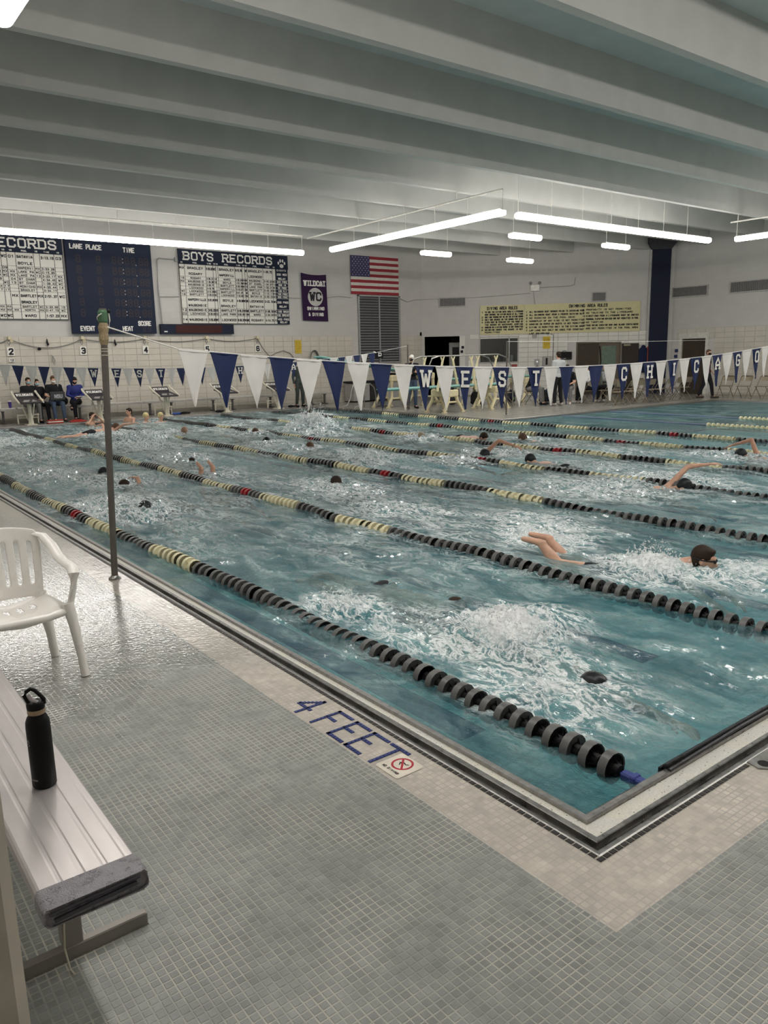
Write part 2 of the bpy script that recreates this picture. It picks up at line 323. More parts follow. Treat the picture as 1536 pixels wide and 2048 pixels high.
# deck: a slab round the pool, in its three tile colours
B0 = -.235
def floor_obj(name, polys, m, **kw):
    mb = MB()
    for p in polys: slab(mb, p, -.25, 0)
    return struct(mb.obj(name, m, **kw))
rect = lambda a, b, c, d: [(a, b), (c, b), (c, d), (a, d)]
DX2, DY2, DX3 = 13.5, 22.82, 24.25      # far edges of the gutter
floor = floor_obj('floor', [rect(XL, YN, B0, YF), rect(B0, YN, XR, B0)], T_GREY)
floor_obj('floor_border', [rect(B0, B0, -.0005, YF-.0), rect(-.0005, B0, XR, -.0005)], T_BAND)
floor_obj('floor_far', [rect(0, DY2, DX2, YF), [(DX2, PYC+.2), (XR, PYC+.2), (XR, 17.2), (19.9, YF), (DX2, YF)], rect(DX3, 0, XR, PYC+.2)], T_FAR)
# real tiles where they can be told apart, close to the camera
def visible(x, y, z=0, pad=12):
    c = R.transposed() @ (Vector((x, y, z))-CAM)
    if c.z < .1: return None
    u, v = 768+1540*c.x/c.z, 1024+1540*c.y/c.z
    return c.length if -pad < u < 1536+pad and -pad < v < 2048+pad else None
spots = []
for i in range(int(XL/TP)+1, 60):
    for j in range(-40, 150):
        x, y = (i+.5)*TP, (j+.5)*TP
        if (x > B0-.4*TP and y > B0-.4*TP) or y < YN: continue
        d = visible(x, y)
        if d and d < 3.45: spots.append((d, x, y))
spots.sort(); h_ = TP*.435
tv = [(-h_, -h_, -.0008), (h_, -h_, -.0008), (h_, h_, -.0008), (-h_, h_, -.0008)]; q_ = h_*.9
tv += [(-q_, -q_, .0009), (q_, -q_, .0009), (q_, q_, .0009), (-q_, q_, .0009)]; tf = [(4, 5, 6, 7), (0, 1, 5, 4), (1, 2, 6, 5), (2, 3, 7, 6), (3, 0, 4, 7)]
tile_me = MB().add(tv, tf).mesh('tile', T_GREY)
for d, x, y in spots[:300]:
    o = link('tile', tile_me, floor); o.location = (x, y, 0)
mb = MB()
for d, x, y in spots[300:]: mb.add([(x+a, y+b, c) for a, b, c in tv], tf)
mb.obj('tile_field', T_GREY, floor, kind='stuff')
# dark tile line beside the gutter
def line_tiles(p0, d, n, w=.021):
    out = []
    for k in range(n): out.append((p0[0]+d[0]*(k+.5)*.034, p0[1]+d[1]*(k+.5)*.034))
    return out
trim = struct(MB().add([(-.0004, -.0004, .0005), (PX3, -.0004, .0005), (PX3, .0236, .0005), (.0236, .0236, .0005), (.0236, PYF+.2, .0005), (-.0004, PYF+.2, .0005)], [(0, 1, 2, 3), (0, 3, 4, 5)]).obj('trim_1', mat((.30, .275, .235), .7)))
h2 = .0108; q2 = h2*.8; LS = 1.46
bv = [(-h2, -h2*.95, 0), (h2, -h2*.95, 0), (h2, h2*.95, 0), (-h2, h2*.95, 0), (-q2, -q2, .003), (q2, -q2, .003), (q2, q2, .003), (-q2, q2, .003)]
btile = MB().add([(a*LS, b, c) for a, b, c in bv], tf).mesh('border_tile', DKTILE); btile2 = MB().add([(a, b*LS, c) for a, b, c in bv], tf).mesh('border_tile', DKTILE)
la = line_tiles((0, .012), (1, 0), 707); lb = line_tiles((.012, .028), (0, 1), 670)
allt = sorted([p for p in la+lb], key=lambda p: (p[0]-CAM.x)**2+(p[1]-CAM.y)**2)
for x, y in allt[:300]:
    if 1.02 < x < 1.2 and y < .1: continue
    o = link('border_tile', btile if y < .02 else btile2, trim); o.location = (x, y, 0)
mb = MB()
for x, y in allt[300:]: mb.add([(x+a*(LS if y < .02 else 1), y+b*(1 if y < .02 else LS), c) for a, b, c in bv], tf)
mb.obj('border_tile_row', DKTILE, trim, kind='stuff')

# ---- gutter round the pool
GR = NT('gutter_grate')
def grate_mat():
    t = GR; p = t.pos(); v = t.n('ShaderNodeTexVoronoi', {'Vector': p, 'Scale': 46}); n = t.noise(p, 120, 3)
    hole = t.ramp(v.outputs['Distance'], .10, .16)
    c = t.mix(t.ramp(t.noise(p, 5, 3), .4, .6), (.74, .71, .60, 1), (.70, .69, .66, 1))
    c = t.mix(t.ramp(n, .3, .7), c, (.58, .56, .50, 1)); c = t.mix(hole, (.07, .06, .05, 1), c)
    return t.done(t.bsdf(c, .45, 0, t.bump(t.math('ADD', hole, n), .8, .004)))
GRATE = grate_mat(); DARK = mat((.02, .019, .018), .8)
gut = thing('pool_gutter', 'stainless steel gutter with white perforated grating round the pool edge', 'gutter', (0, 0, 0))
def strips(side):
    """profile across the gutter, from the deck (0) to the water: list of (name, material, [(offset, z)...])"""
    g0, g1 = (.106, .155) if side == 'w' else (.10, .182)
    w0 = g1; w1 = .2 if side == 'w' else .224
    return [('channel', STEEL, [(.024, .0), (.030, .002), (.034, -.006), (.056, -.008), (.061, -.026), (.074, -.028), (.0762, .0)]),
            ('lip', STEEL, [(.0762, -.03), (.0765, .004), (.080, .0065), (g0-.004, .0065), (g0, .002), (g0, -.03)]),
            ('grate', GRATE, [(g0, -.03), (g0, -.003), (g1, -.010), (g1, -.03)]),
            ('pool_rim', STEEL, [(w0, -.03), (w0, .001), (w0+.004, .006), (w1-.012, .004), (w1, -.004), (w1+.002, -.02), (w1+.002, -1.0)])]
def sweep(name, m, prof, path, closed=False, parent=None, **kw):
    """profile swept along a path of ((x,y), (ox,oy)) corners: ox,oy = how offset maps to x and y"""
    vs, fs = [], []; n = len(prof)
    for (x, y), f in path: vs += [(*f(x, y, o), z) for o, z in prof]
    for i in range(len(path)-1):
        for k in range(n-1): fs.append((i*n+k, (i+1)*n+k, (i+1)*n+k+1, i*n+k+1))
    return MB().add(vs, fs).obj(name, m, parent, **kw)
for (nm, m, pw), (_, _, pn) in zip(strips('w'), strips('n')):
    # near edge (along x) and left edge (along y) meet at the corner
    vs, fs = [], []; n = len(pw)
    vs += [(PX3+.2, pn[k][0], pn[k][1]) for k in range(n)]+[(pw[k][0], pn[k][0], pw[k][1]) for k in range(n)]+[(pw[k][0], PYF+.2-pw[k][0], pw[k][1]) for k in range(n)]
    vs += [(PX2+.2-pw[k][0], PYF+.2-pw[k][0], pw[k][1]) for k in range(n)]+[(PX2+.2-pw[k][0], PYC+.2-pw[k][0], pw[k][1]) for k in range(n)]
    vs += [(PX3+.2-pw[k][0], PYC+.2-pw[k][0], pw[k][1]) for k in range(n)]+[(PX3+.2-pw[k][0], pn[k][0], pn[k][1]) for k in range(n)]
    for i in range(6):
        for k in range(n-1): fs.append((i*n+k, i*n+k+1, (i+1)*n+k+1, (i+1)*n+k))
    MB().add(vs, fs).obj(nm, m, gut)
mb = MB()      # small slots in the channel
for k in range(40): mb.box((.05, .09+k*.335, -.013), (.064, .16+k*.335, -.0085))
for k in range(20): mb.box((.11+k*.335, .05, -.013), (.17+k*.335, .064, -.0085))
mb.obj('slot', DARK, gut, kind='stuff')
# pool shell
mb = MB(); WB = -1.05
mb.add([(PX, PY, WB), (PX3, PY, WB), (PX3, PYC, WB), (PX2, PYC, WB), (PX2, PYF, WB), (PX, PYF, WB)], [(0, 1, 2, 3), (0, 3, 4, 5)])
struct(mb.obj('pool_floor', T_POOL))
lanes = [.62, 2.78, 5.15, 7.25, 9.25, 11.15, 13.0]
mb = MB()
for a, b in zip(lanes, lanes[1:]):
    c = (a+b)/2; mb.box((c-.13, 2.4, WB), (c+.13, 21.2, WB+.004)); mb.box((c-.45, 21.0, WB), (c+.45, 21.25, WB+.0045))
struct(mb.obj('trim_2', T_LINE))

# ---- walls
def quad_wall(name, a, b, z0, z1, m, inward, t=.25, holes=()):
    """wall from a to b (xy), openings given as (s0, s1, zlo, zhi)"""
    a, b = Vector((*a, 0)), Vector((*b, 0)); L = (b-a).length; d = (b-a)/L; n = Vector((*inward, 0))
    ss = sorted({0, L, *[h[0] for h in holes], *[h[1] for h in holes]}); zz = sorted({z0, z1, *[h[2] for h in holes], *[h[3] for h in holes]}); mb = MB()
    for s0, s1 in zip(ss, ss[1:]):
        for u, v in zip(zz, zz[1:]):
            if any(h[0] < (s0+s1)/2 < h[1] and h[2] < (u+v)/2 < h[3] for h in holes): continue
            P = [a+d*s0, a+d*s1]; vs = [(p+q*t*-1 if k else p) for p in P for k, q in ((0, n), (1, n))]
            vv = [(*vs[0].xy, u), (*vs[2].xy, u), (*vs[3].xy, u), (*vs[1].xy, u), (*vs[0].xy, v), (*vs[2].xy, v), (*vs[3].xy, v), (*vs[1].xy, v)]
            mb.add(vv, [(3, 2, 1, 0), (4, 5, 6, 7), (0, 1, 5, 4), (1, 2, 6, 5), (2, 3, 7, 6), (3, 0, 4, 7)])
    return struct(mb.obj(name, m))
dv = 2**-.5; CX, CY = 19.9, 24.5; DL = (XR-CX)/dv
def dg(s, off=0): return (CX+s*dv-off*dv, CY-s*dv-off*dv)      # point on the diagonal wall, off = distance into the room
wf = quad_wall('wall_far', (XL, YF), (22.2, YF), 0, ZC, M_UP, (0, -1))
wd = quad_wall('wall_diagonal', (CX, CY), dg(DL), 0, ZC, M_UP, (-dv, -dv), .25, [(.12, 1.62, 0, 2.55), (2.5, 4.07, 1.43, 2.45), (6.5, 8.33, 0, 2.18)])
wr = quad_wall('wall_right', (XR, YN), (XR, CY-(XR-CX)), 0, ZC, M_UP, (-1, 0), .25, [(15.66-YN, 16.69-YN, 0, 2.2)])
quad_wall('wall_left', (XL, YN), (XL, YF), 0, ZC, M_UP, (1, 0)); quad_wall('wall_near', (XL, YN), (XR, YN), 0, ZC, M_UP, (0, 1))
# glazed blocks: the nearest of them one by one, the rest joined
def blocks(parent, p0, d, n, cols, z0, rows, bw, bh, m, single, skip=lambda s0, s1, z: False, jm=None, th=.02):
    d = Vector((*d, 0)); n = Vector((*n, 0)); p0 = Vector((*p0, 0)); g = .006
    M = plane_mat((0, 0, 0), d, (0, 0, 1)); nn = M.col[2].xyz; sg = 1 if nn.dot(n) > 0 else -1
    base = MB(); zt = th*sg; b = .006
    vs = [(g, g, 0), (bw-g, g, 0), (bw-g, bh-g, 0), (g, bh-g, 0), (g+b, g+b, zt), (bw-g-b, g+b, zt), (bw-g-b, bh-g-b, zt), (g+b, bh-g-b, zt)]
    vs = [M @ Vector(v) for v in vs]; fs = [(4, 5, 6, 7) if sg > 0 else (7, 6, 5, 4), (0, 1, 5, 4), (1, 2, 6, 5), (2, 3, 7, 6), (3, 0, 4, 7)]
    me = base.add(vs, fs).mesh('block', m); rest = MB(); k = 0; L = cols*bw
    jb = MB(); q = M @ Vector((0, 0, th*.6*sg))
    for r in range(rows):
        for c in range(cols):
            s0 = c*bw; z = z0+r*bh
            if skip(s0, s0+bw, z+bh/2): continue
            o = p0+d*s0+Vector((0, 0, z))
            jb.add([o+q, o+q+d*bw, o+q+d*bw+Vector((0, 0, bh)), o+q+Vector((0, 0, bh))], [(0, 1, 2, 3)])
            if k < single: ob = link('block', me, parent); ob.location = o; k += 1
            else: rest.add([Vector(v)+o for v in vs], fs)
    jb.obj('block_joint', jm or M_JNT, parent)
    if rest.v: rest.obj('block_field', m, parent, kind='stuff')
blocks(wf, (XL+.02, YF), (1, 0), (0, -1), 56, 0, 13, .403, .2, M_GLZ, 300, skip=lambda a, b, z: XL+a < -.5 or (16.4 < XL+(a+b)/2+.02 < 18.8 and z > 1.5))
blocks(wd, (CX, CY), (dv, -dv), (-dv, -dv), 25, 0, 13, .41, .2, M_GLZW, 300, jm=mat((.42, .41, .38), .8),
       skip=lambda a, b, z: (a < 1.85 and z < 2.6 and b > -.1) or (b > 2.45 and a < 4.1 and 1.4 < z < 2.5) or (b > 6.45 and a < 8.4 and z < 2.2) or a > 9.4)
blocks(wr, (XR, 16.9), (0, -1), (-1, 0), 36, 0, 13, .403, .2, M_GLZ, 300, skip=lambda a, b, z: b > .15 and a < 1.35 and z < 2.3)
# recess behind the diagonal wall
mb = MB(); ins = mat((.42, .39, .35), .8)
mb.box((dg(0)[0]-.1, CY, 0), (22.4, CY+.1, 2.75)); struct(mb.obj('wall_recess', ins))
a0, a1 = dg(-.1), dg(1.9); dep = .9
mb = MB(); M = plane_mat((*dg(.0), 0), (dv, -dv, 0), (0, 0, 1))        # local z of M points out of the room or in
sgn = 1 if M.col[2].xyz.dot(Vector((-dv, -dv, 0))) > 0 else -1
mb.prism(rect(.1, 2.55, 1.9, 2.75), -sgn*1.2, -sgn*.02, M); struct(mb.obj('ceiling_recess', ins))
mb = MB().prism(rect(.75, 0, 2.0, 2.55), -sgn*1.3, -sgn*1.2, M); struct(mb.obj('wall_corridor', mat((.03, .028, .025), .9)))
mb = MB().prism(rect(1.62, 0, 1.85, 2.55), -sgn*.3, sgn*.02, M); struct(mb.obj('trim_3', M_GLZW))
dr = thing('door_2', 'pale door with a dark glass pane standing in the recess left of the rules boards', 'door', (*dg(1.3, -1.0), 0)); dr['kind'] = 'structure'
MB().prism(rect(1.12, 0, 1.62, 2.3), -sgn*1.1, -sgn*1.05, M).obj('door_leaf', mat((.42, .41, .38), .5), dr)
MB().prism(rect(1.26, 1.0, 1.55, 2.1), -sgn*1.05, -sgn*1.03, M).obj('door_pane', mat((.02, .02, .022), .15), dr)
# ceiling slab and deep beams
struct(MB().box((XL, YN, ZC), (XR, YF, ZC+.2)).obj('ceiling', M_SLAB))
ys = [9.5+2.12*k for k in range(-6, 8)]
for y in ys:
    if y < YN+.3 or y > YF-.3: continue
    mb = MB(); xe = XR if y < 17 else XR-(y-17.0)+.2
    pr = [(-.075, 0), (.075, 0), (.11, ZC-ZB), (-.11, ZC-ZB)]
    M = Matrix(((0, 0, 1, XL), (1, 0, 0, y), (0, 1, 0, ZB), (0, 0, 0, 1)))
    mb.prism(pr, 0, xe-XL, M); struct(mb.obj('ceiling_beam', M_CEIL))
# navy column in the far right corner
t = thing('corner_column', 'tall navy blue column with flared top in the far right corner', 'column', (*dg(9.75, .2), 0))
M = plane_mat((*dg(9.75, .12), 0), (dv, -dv, 0), (-dv, -dv, 0)); M.col[2].xyz = (0, 0, 1)
M = Matrix.Translation((*dg(9.75, .12), 0)) @ Matrix.Rotation(-PI/4, 4, 'Z')
NAVYC = mat((.007, .010, .030), .55, var=.1)
MB().box((-.36, -.16, 0), (.36, .2, 5.75), M).obj('shaft', NAVYC, t)
mb = MB(); vs = [M @ Vector(v) for v in ((-.36, -.16, 5.75), (.36, -.16, 5.75), (.36, .2, 5.75), (-.36, .2, 5.75), (-.55, -.3, 6.0), (.55, -.3, 6.0), (.55, .2, 6.0), (-.55, .2, 6.0), (-.55, -.3, 6.2), (.55, -.3, 6.2), (.55, .2, 6.2), (-.55, .2, 6.2))]
mb.add(vs, [(0, 1, 5, 4), (1, 2, 6, 5), (3, 0, 4, 7), (2, 3, 7, 6), (4, 5, 9, 8), (5, 6, 10, 9), (7, 4, 8, 11), (8, 9, 10, 11)]).obj('capital', mat((.05, .05, .055), .6), t)
MB().box((-.44, -.02, 0), (-.36, .2, 5.75), M).box((.36, -.02, 0), (.42, .2, 5.75), M).obj('edge_strip', mat((.5, .49, .47), .5), t)

# ============================================================ LIGHTS: rows of four-foot fluorescent fixtures
LZ = 5.0
def light_unit(name='strip_light'):
    t = thing(name, 'x', 'light')
    MB().box((-.6, -.085, .101), (.6, .085, .13)).obj('housing', WHITE, t)
    prof = [(-.105, .10)]+[(math.cos(a)*.112, math.sin(a)*.07+.045) for a in [PI+PI*k/8 for k in range(9)]]+[(.105, .10)]
    M = Matrix(((0, 0, 1, -.6), (1, 0, 0, 0), (0, 1, 0, 0), (0, 0, 0, 1)))
    MB().prism(prof, .004, 1.196, M).obj('lens', LENS, t)
    MB().tube([(-.59, 0, .13), (-.59, 0, .546)], .008, 6).obj('hanger_rod', WHITE, t)
    return t
proto = light_unit(); first = True
def place_light(x, y, rz, label, group):
    global first
    if first: first = False; t = proto; t.location = (x, y, LZ); t.rotation_euler = (0, 0, rz); t['label'] = label; t['group'] = group
    else: t = dup(proto, (x, y, LZ), rz, label, group)
    return t
ROD_LONG = MB().tube([(-.59, 0, .13), (-.59, 0, ZC-LZ)], .008, 6).mesh('hanger_rod', WHITE)
def drop_stubs(mb, a, b, d):
    if abs(d[1]) > .5:
        for y in ys:
            if min(a.y, b.y) < y < max(a.y, b.y): mb.tube([(a.x, y, a.z), (a.x, y, ZB)], .012, 6)
    else:
        for k in range(8): x = a.x+(b.x-a.x)*(k+.5)/8; mb.tube([(x, a.y, a.z), (x, a.y, ZC)], .007, 6)
    return mb
ORD = ['first', 'second', 'third', 'fourth', 'fifth', 'sixth', 'seventh', 'eighth', 'ninth', 'tenth', 'eleventh', 'twelfth', 'thirteenth', 'fourteenth', 'fifteenth', 'sixteenth']
def light_row(p0, d, n, rz, label, group, pipe_label, ends=(0, 0), pipe=True):
    for k in range(n): place_light(p0[0]+d[0]*(k+.5)*1.22, p0[1]+d[1]*(k+.5)*1.22, rz, ORD[k]+' '+label, group)
    a = Vector((p0[0], p0[1], LZ+.57)); b = a+Vector((d[0], d[1], 0))*(1.22*n)
    if not pipe:
        for o in list(bpy.data.objects):
            if o.name.startswith('hanger_rod') and o.parent and o.parent.get('group') == group: o.data = ROD_LONG
    if pipe: tag(drop_stubs(MB(), a, b, d).tube([a-Vector((*d, 0))*ends[0], b+Vector((*d, 0))*ends[1]], .022, 8).obj('hanger_pipe', WHITE), pipe_label, 'pipe')
light_row((11.6, 20.5), (-1, 0), 11, PI, 'unit from the right in the long light row before the record boards', 'lights before the far wall', 'white pipe carrying the lights before the record boards', (0, 1))
light_row((12.0, 12.1), (0, 1), 6, PI/2, 'unit from the near end in the light row slanting towards the flag', 'lights above the diving deck edge', 'white pipe carrying the lights over the diving deck edge', (0, 1.4))
light_row((12.65, 12.25), (1, 0), 7, 0, 'unit from the left in the light row above the rules boards', 'lights along the pool inner edge', 'x', pipe=False)
light_row((21.7, 11.65), (0, -1), 8, -PI/2, 'unit from the far end in the light row at the right picture edge', 'lights at the right', 'white pipe carrying the lights at the right picture edge', (.2, 1))
light_row((.1, 7.35), (0, -1), 6, -PI/2, 'unit from the far end in the light row over the left deck', 'lights over the near deck', 'white pipe over the near deck lights')
light_row((.9, .9), (1, 0), 16, 0, 'unit from the left in the light row above the near pool end', 'lights above the near end', 'white pipe carrying the near end lights')
for (x, y), lab in zip(((15.58, 18.6), (15.45, 14.55), (19.6, 18.6), (19.62, 14.5)), ('leftmost of the four single strip lights beyond the long rows', 'upper middle single strip light hung on two wires', 'lower middle single strip light hung on two wires', 'rightmost single strip light hung near the navy column')):
    t = place_light(x, y, 0, lab, 'single lights over the diving deck'); t['group'] = 'single lights over the diving deck'
    for ch in t.children:
        if ch.name.startswith('hanger'): bpy.data.objects.remove(ch); break
    for s in (-.5, .5): MB().tube([(x+s, y, LZ+.12), (x+s, y, ZC)], .005, 5).obj('hanger_wire', WHITE, t)

# ============================================================ WATER
rs = np.random.RandomState(11); PERM = rs.permutation(4096); ANG = rs.rand(4096)*2*PI
def perlin(x, y):
    xi, yi = np.floor(x).astype(np.int64), np.floor(y).astype(np.int64); xf, yf = x-xi, y-yi
    def g(ix, iy, dx, dy):
        a = ANG[PERM[(ix+PERM[iy & 4095]) & 4095]]; return np.cos(a)*dx+np.sin(a)*dy
    u, v = xf*xf*xf*(xf*(xf*6-15)+10), yf*yf*yf*(yf*(yf*6-15)+10)
    a = g(xi, yi, xf, yf); b = g(xi+1, yi, xf-1, yf); c = g(xi, yi+1, xf, yf-1); d = g(xi+1, yi+1, xf-1, yf-1)
    return (a*(1-u)+b*u)*(1-v)+(c*(1-u)+d*u)*v
# splashes: x, y, radius along x, radius along y, height, foam
SPL = [(3.50, 2.15, .28, .36, .16, 1.6), (3.95, 1.50, .35, .40, .07, 1.2), (3.75, 3.55, .28, .42, .06, 1.5), (4.2, 4.1, .4, .6, .03, .9), (1.42, 1.82, .24, .34, .18, 1.7), (1.80, 1.95, .24, .28, .10, 1.1), (1.05, 1.15, .3, .35, .05, 1.1), (.98, 3.0, .20, .30, .10, 1.2), (1.15, 2.2, .4, .5, .03, .45),
       (1.15, 7.6, .40, .55, .08, 1.0), (1.1, 8.5, .5, .8, .06, 1.0), (1.9, 10.4, .5, .7, .06, .9), (1.2, 12.0, .5, 1.0, .08, .9), (3.3, 10.0, .4, .7, .06, .8), (3.9, 7.3, .45, .9, .07, .9), (3.6, 5.6, .5, .6, .04, .7),
       (6.1, 13.2, .5, .7, .10, .9), (6.4, 10.2, .45, .9, .12, 1.0), (5.7, 9.2, .3, .5, .15, 1.0), (7.0, 8.3, .5, .6, .08, .8), (8.3, 8.6, .5, .8, .08, .8), (7.6, 4.6, .6, .8, .08, .9), (6.4, 5.0, .6, .9, .06, .9), (9.0, 11.6, .45, .6, .12, 1.0),
       (10.3, 9.6, .4, .6, .08, .7), (10.7, 5.3, .6, .8, .09, .9), (8.6, 15.5, .6, .7, .45, 1.4), (7.9, 14.2, .5, .6, .18, 1.0), (11.4, 20.0, .5, .6, .1, .9), (7.0, 15.6, .4, .5, .12, 1.0), (5.6, 17.6, .4, .5, .10, .9), (4.4, 19.0, .6, .9, .07, .9), (4.0, 15.0, .6, 1.2, .10, .9), (4.6, 16.6, .5, .8, .25, .9),
       (1.8, 15.0, .6, 1.2, .09, .9), (2.0, 18.5, .6, 1.2, .09, .9), (3.7, 12.4, .5, .9, .09, .9), (6.2, 11.9, .4, .5, .08, .8), (9.8, 6.9, .6, .7, .05, .6), (8.2, 6.3, .6, .9, .05, .7)]
def axis(a, b, d0, k):
    out = [a]; 
    while out[-1] < b: out.append(out[-1]+d0+k*(out[-1]-a))
    out[-1] = b; return np.array(out)
xs = axis(PX, PX2, .022, .0035); xs = np.concatenate([xs[:-1], axis(PX2, PX3, .07, .004)]); yl = axis(PY, PYC, .022, .0032); ysw = np.concatenate([yl[:-1], axis(PYC, PYF, .07, .003)])
Xg, Yg = np.meshgrid(xs, ysw, indexing='ij')
def water_h(x, y):
    calm = 1-.72/(1+np.exp(-(x-11.5)/1.0))                            # the diving side of the pool lies calmer
    h = .050*perlin(x*.75+.2*y, y*.55)+.045*perlin(x*1.9+5, y*1.5+3)+.030*perlin(x*4.1+.8*perlin(x*2, y*2), y*3.2)+.014*perlin(x*9, y*7.5)+.006*perlin(x*19, y*17)
    h = h*calm
    hug = np.minimum.reduce([(x-PX)/.25, (y-PY)/.25, np.ones_like(x)]); h = h*np.clip(hug, .12, 1)*.85
    foam = .06+.28*np.clip(perlin(x*.5+9, y*.3)+.4, 0, 1); foam = foam*np.clip((y-.8)/4, .0, 1)*np.clip((11.9-x)/1.5, 0, 1)*np.clip((x-.45)/.3, 0, 1)
    for cx, cy, rx, ry, hh, fo in SPL:
        m = (np.abs(x-cx) < 3*rx) & (np.abs(y-cy) < 3*ry)
        if not m.any(): continue
        xx, yy = x[m], y[m]; wx = xx+.10*perlin(xx*6, yy*6); wy = yy+.10*perlin(xx*6+7, yy*6)
        g = np.exp(-((wx-cx)/rx)**2-((wy-cy)/ry)**2)
        rag = 1-np.abs(perlin(xx*11, yy*11))*2.4; rag2 = 1-np.abs(perlin(xx*24+4, yy*24))*2.4
        h[m] += hh*g*(.30+.55*np.clip(rag, 0, 1)**2+.35*np.clip(rag2, 0, 1)**2); foam[m] = np.maximum(foam[m], fo*g**.7)
    return h, foam
H, F = water_h(Xg, Yg)
nx, ny = Xg.shape; co = np.stack([Xg, Yg, H+WZ], -1).reshape(-1, 3)
idx = np.arange(nx*ny).reshape(nx, ny); quads = np.stack([idx[:-1, :-1], idx[1:, :-1], idx[1:, 1:], idx[:-1, 1:]], -1)
keep = ~((Xg[:-1, :-1] >= PX2-1e-6) & (Yg[:-1, :-1] >= PYC-1e-6)); quads = quads[keep]
me = bpy.data.meshes.new('water'); me.vertices.add(len(co)); me.vertices.foreach_set('co', co.ravel()); me.loops.add(quads.size); me.loops.foreach_set('vertex_index', quads.ravel().astype(np.int32))
me.polygons.add(len(quads)); me.polygons.foreach_set('loop_start', (np.arange(len(quads))*4).astype(np.int32)); me.polygons.foreach_set('use_smooth', [True]*len(quads)); me.update(); me.validate()
at = me.attributes.new('foam', 'FLOAT', 'POINT'); at.data.foreach_set('value', F.ravel().astype(np.float32)); me.materials.append(WATER)
wo = link('pool_water', me); tag(wo, 'teal pool water churned into ripples and foam by the swimmers', 'water'); wo['kind'] = 'stuff'
def wh(x, y):
    h, f = water_h(np.array([[x]], dtype=float), np.array([[y]], dtype=float)); return float(h[0, 0])+WZ
# airborne froth above the largest splashes
def spray(x, y, rx, ry, hh, n, label, s0=.012):
    mb = MB(); M3 = None
    for k in range(int(n*1.6)):
        u, v = rnd.gauss(0, .55), rnd.gauss(0, .55); top = hh*math.exp(-(u*u+v*v))
        z = WZ+.01+top*rnd.random()**1.6*1.25; s = s0*.55*rnd.uniform(.25, 1.4)*(1.2-.7*min(1, (z-WZ)/hh))
        q = Quaternion((rnd.gauss(0, 1), rnd.gauss(0, 1), rnd.gauss(0, 1), rnd.gauss(0, 1))).normalized().to_matrix()
        mb.ell((x+u*rx, y+v*ry, z), (s*rnd.uniform(.5, 1), s*rnd.uniform(.5, 1), s*rnd.uniform(1, 3)), q, 6, 4)
    o = mb.obj('water_splash', FROTH, smooth=True); tag(o, label, 'splash'); o['kind'] = 'stuff'
spray(3.55, 2.15, .22, .30, .22, 700, 'white splash over the back of the dark-haired swimmer at right', .014)
spray(3.98, 1.45, .34, .34, .10, 420, 'white spray in front of the dark-haired swimmer at right', .010)
spray(3.75, 3.5, .22, .36, .08, 260, 'white splash behind the feet of the dark-haired swimmer')
spray(1.42, 1.80, .24, .32, .20, 620, 'broad white splash in the nearest lane over the submerged swimmer', .014)
spray(.98, 3.0, .16, .28, .14, 240, 'small white splash beside the nearest lane rope')
spray(1.15, 7.6, .4, .5, .13, 260, 'white splash round the dark capped swimmer right of the pole', .02)
spray(8.6, 15.5, .6, .6, .62, 420, 'tall white splash before the far end of the pool', .035)
spray(4.6, 16.6, .4, .6, .42, 140, 'thin high splash right of the pole in the far half of the pool', .025)
spray(5.7, 9.2, .25, .3, .26, 120, 'round thin splash in the third lane', .018)
spray(9.0, 11.6, .4, .4, .18, 140, 'low white splash round a capped swimmer in the fifth lane', .02)

# ============================================================ LANE ROPES
FRIM = mat((.12, .118, .114), .4, bump=.2); FCORE = mat((.012, .012, .013), .5); CREAMF = mat((.78, .72, .48), .42, bump=.15, var=.08); REDF = mat((.38, .012, .02), .4); WIRE = mat((.3, .3, .3), .4, .6)
def float_mesh(ma, mb_, seg=14):
    m = MB(); Mx = Matrix(((0, 0, 1, 0), (1, 0, 0, 0), (0, 1, 0, 0), (0, 0, 0, 1))); My = Matrix(((1, 0, 0, 0), (0, 0, 1, 0), (0, -1, 0, 0), (0, 0, 0, 1)))
    m.k = 0; r = .072
    m.lathe([(r-.006, -.018), (r, -.022), (r+.001, 0), (r, .022), (r-.006, .018), (r-.007, 0), (r-.006, -.018)], seg=seg, M=My)
    m.k = 1; m.lathe([(.026, -.05), (.032, -.02), (r-.006, -.004), (r-.006, .004), (.032, .02), (.026, .05)], seg=seg, M=My)
    for k in range(6):
        a = 2*PI*k/6; c, s_ = math.cos(a), math.sin(a)
        m.add([(c*.018, -.046, s_*.018), (c*(r-.006), -.012, s_*(r-.006)), (c*(r-.006), .012, s_*(r-.006)), (c*.018, .046, s_*.018)], [(0, 1, 2, 3)])
    return m.mesh('float', [ma, mb_], True)
FM = {'b': float_mesh(FRIM, FCORE), 'c': float_mesh(CREAMF, CREAMF), 'r': float_mesh(REDF, REDF)}
FM8 = {'b': float_mesh(FRIM, FCORE, 10), 'c': float_mesh(CREAMF, CREAMF, 10), 'r': float_mesh(REDF, REDF, 10)}
names = ['lane rope nearest the tiled deck, ending in a blue tensioner', 'second lane rope from the tiled deck', 'third lane rope from the tiled deck', 'middle lane rope, fourth of the seven', 'third lane rope from the diving deck', 'second lane rope from the diving deck', 'lane rope lying against the diving deck edge']
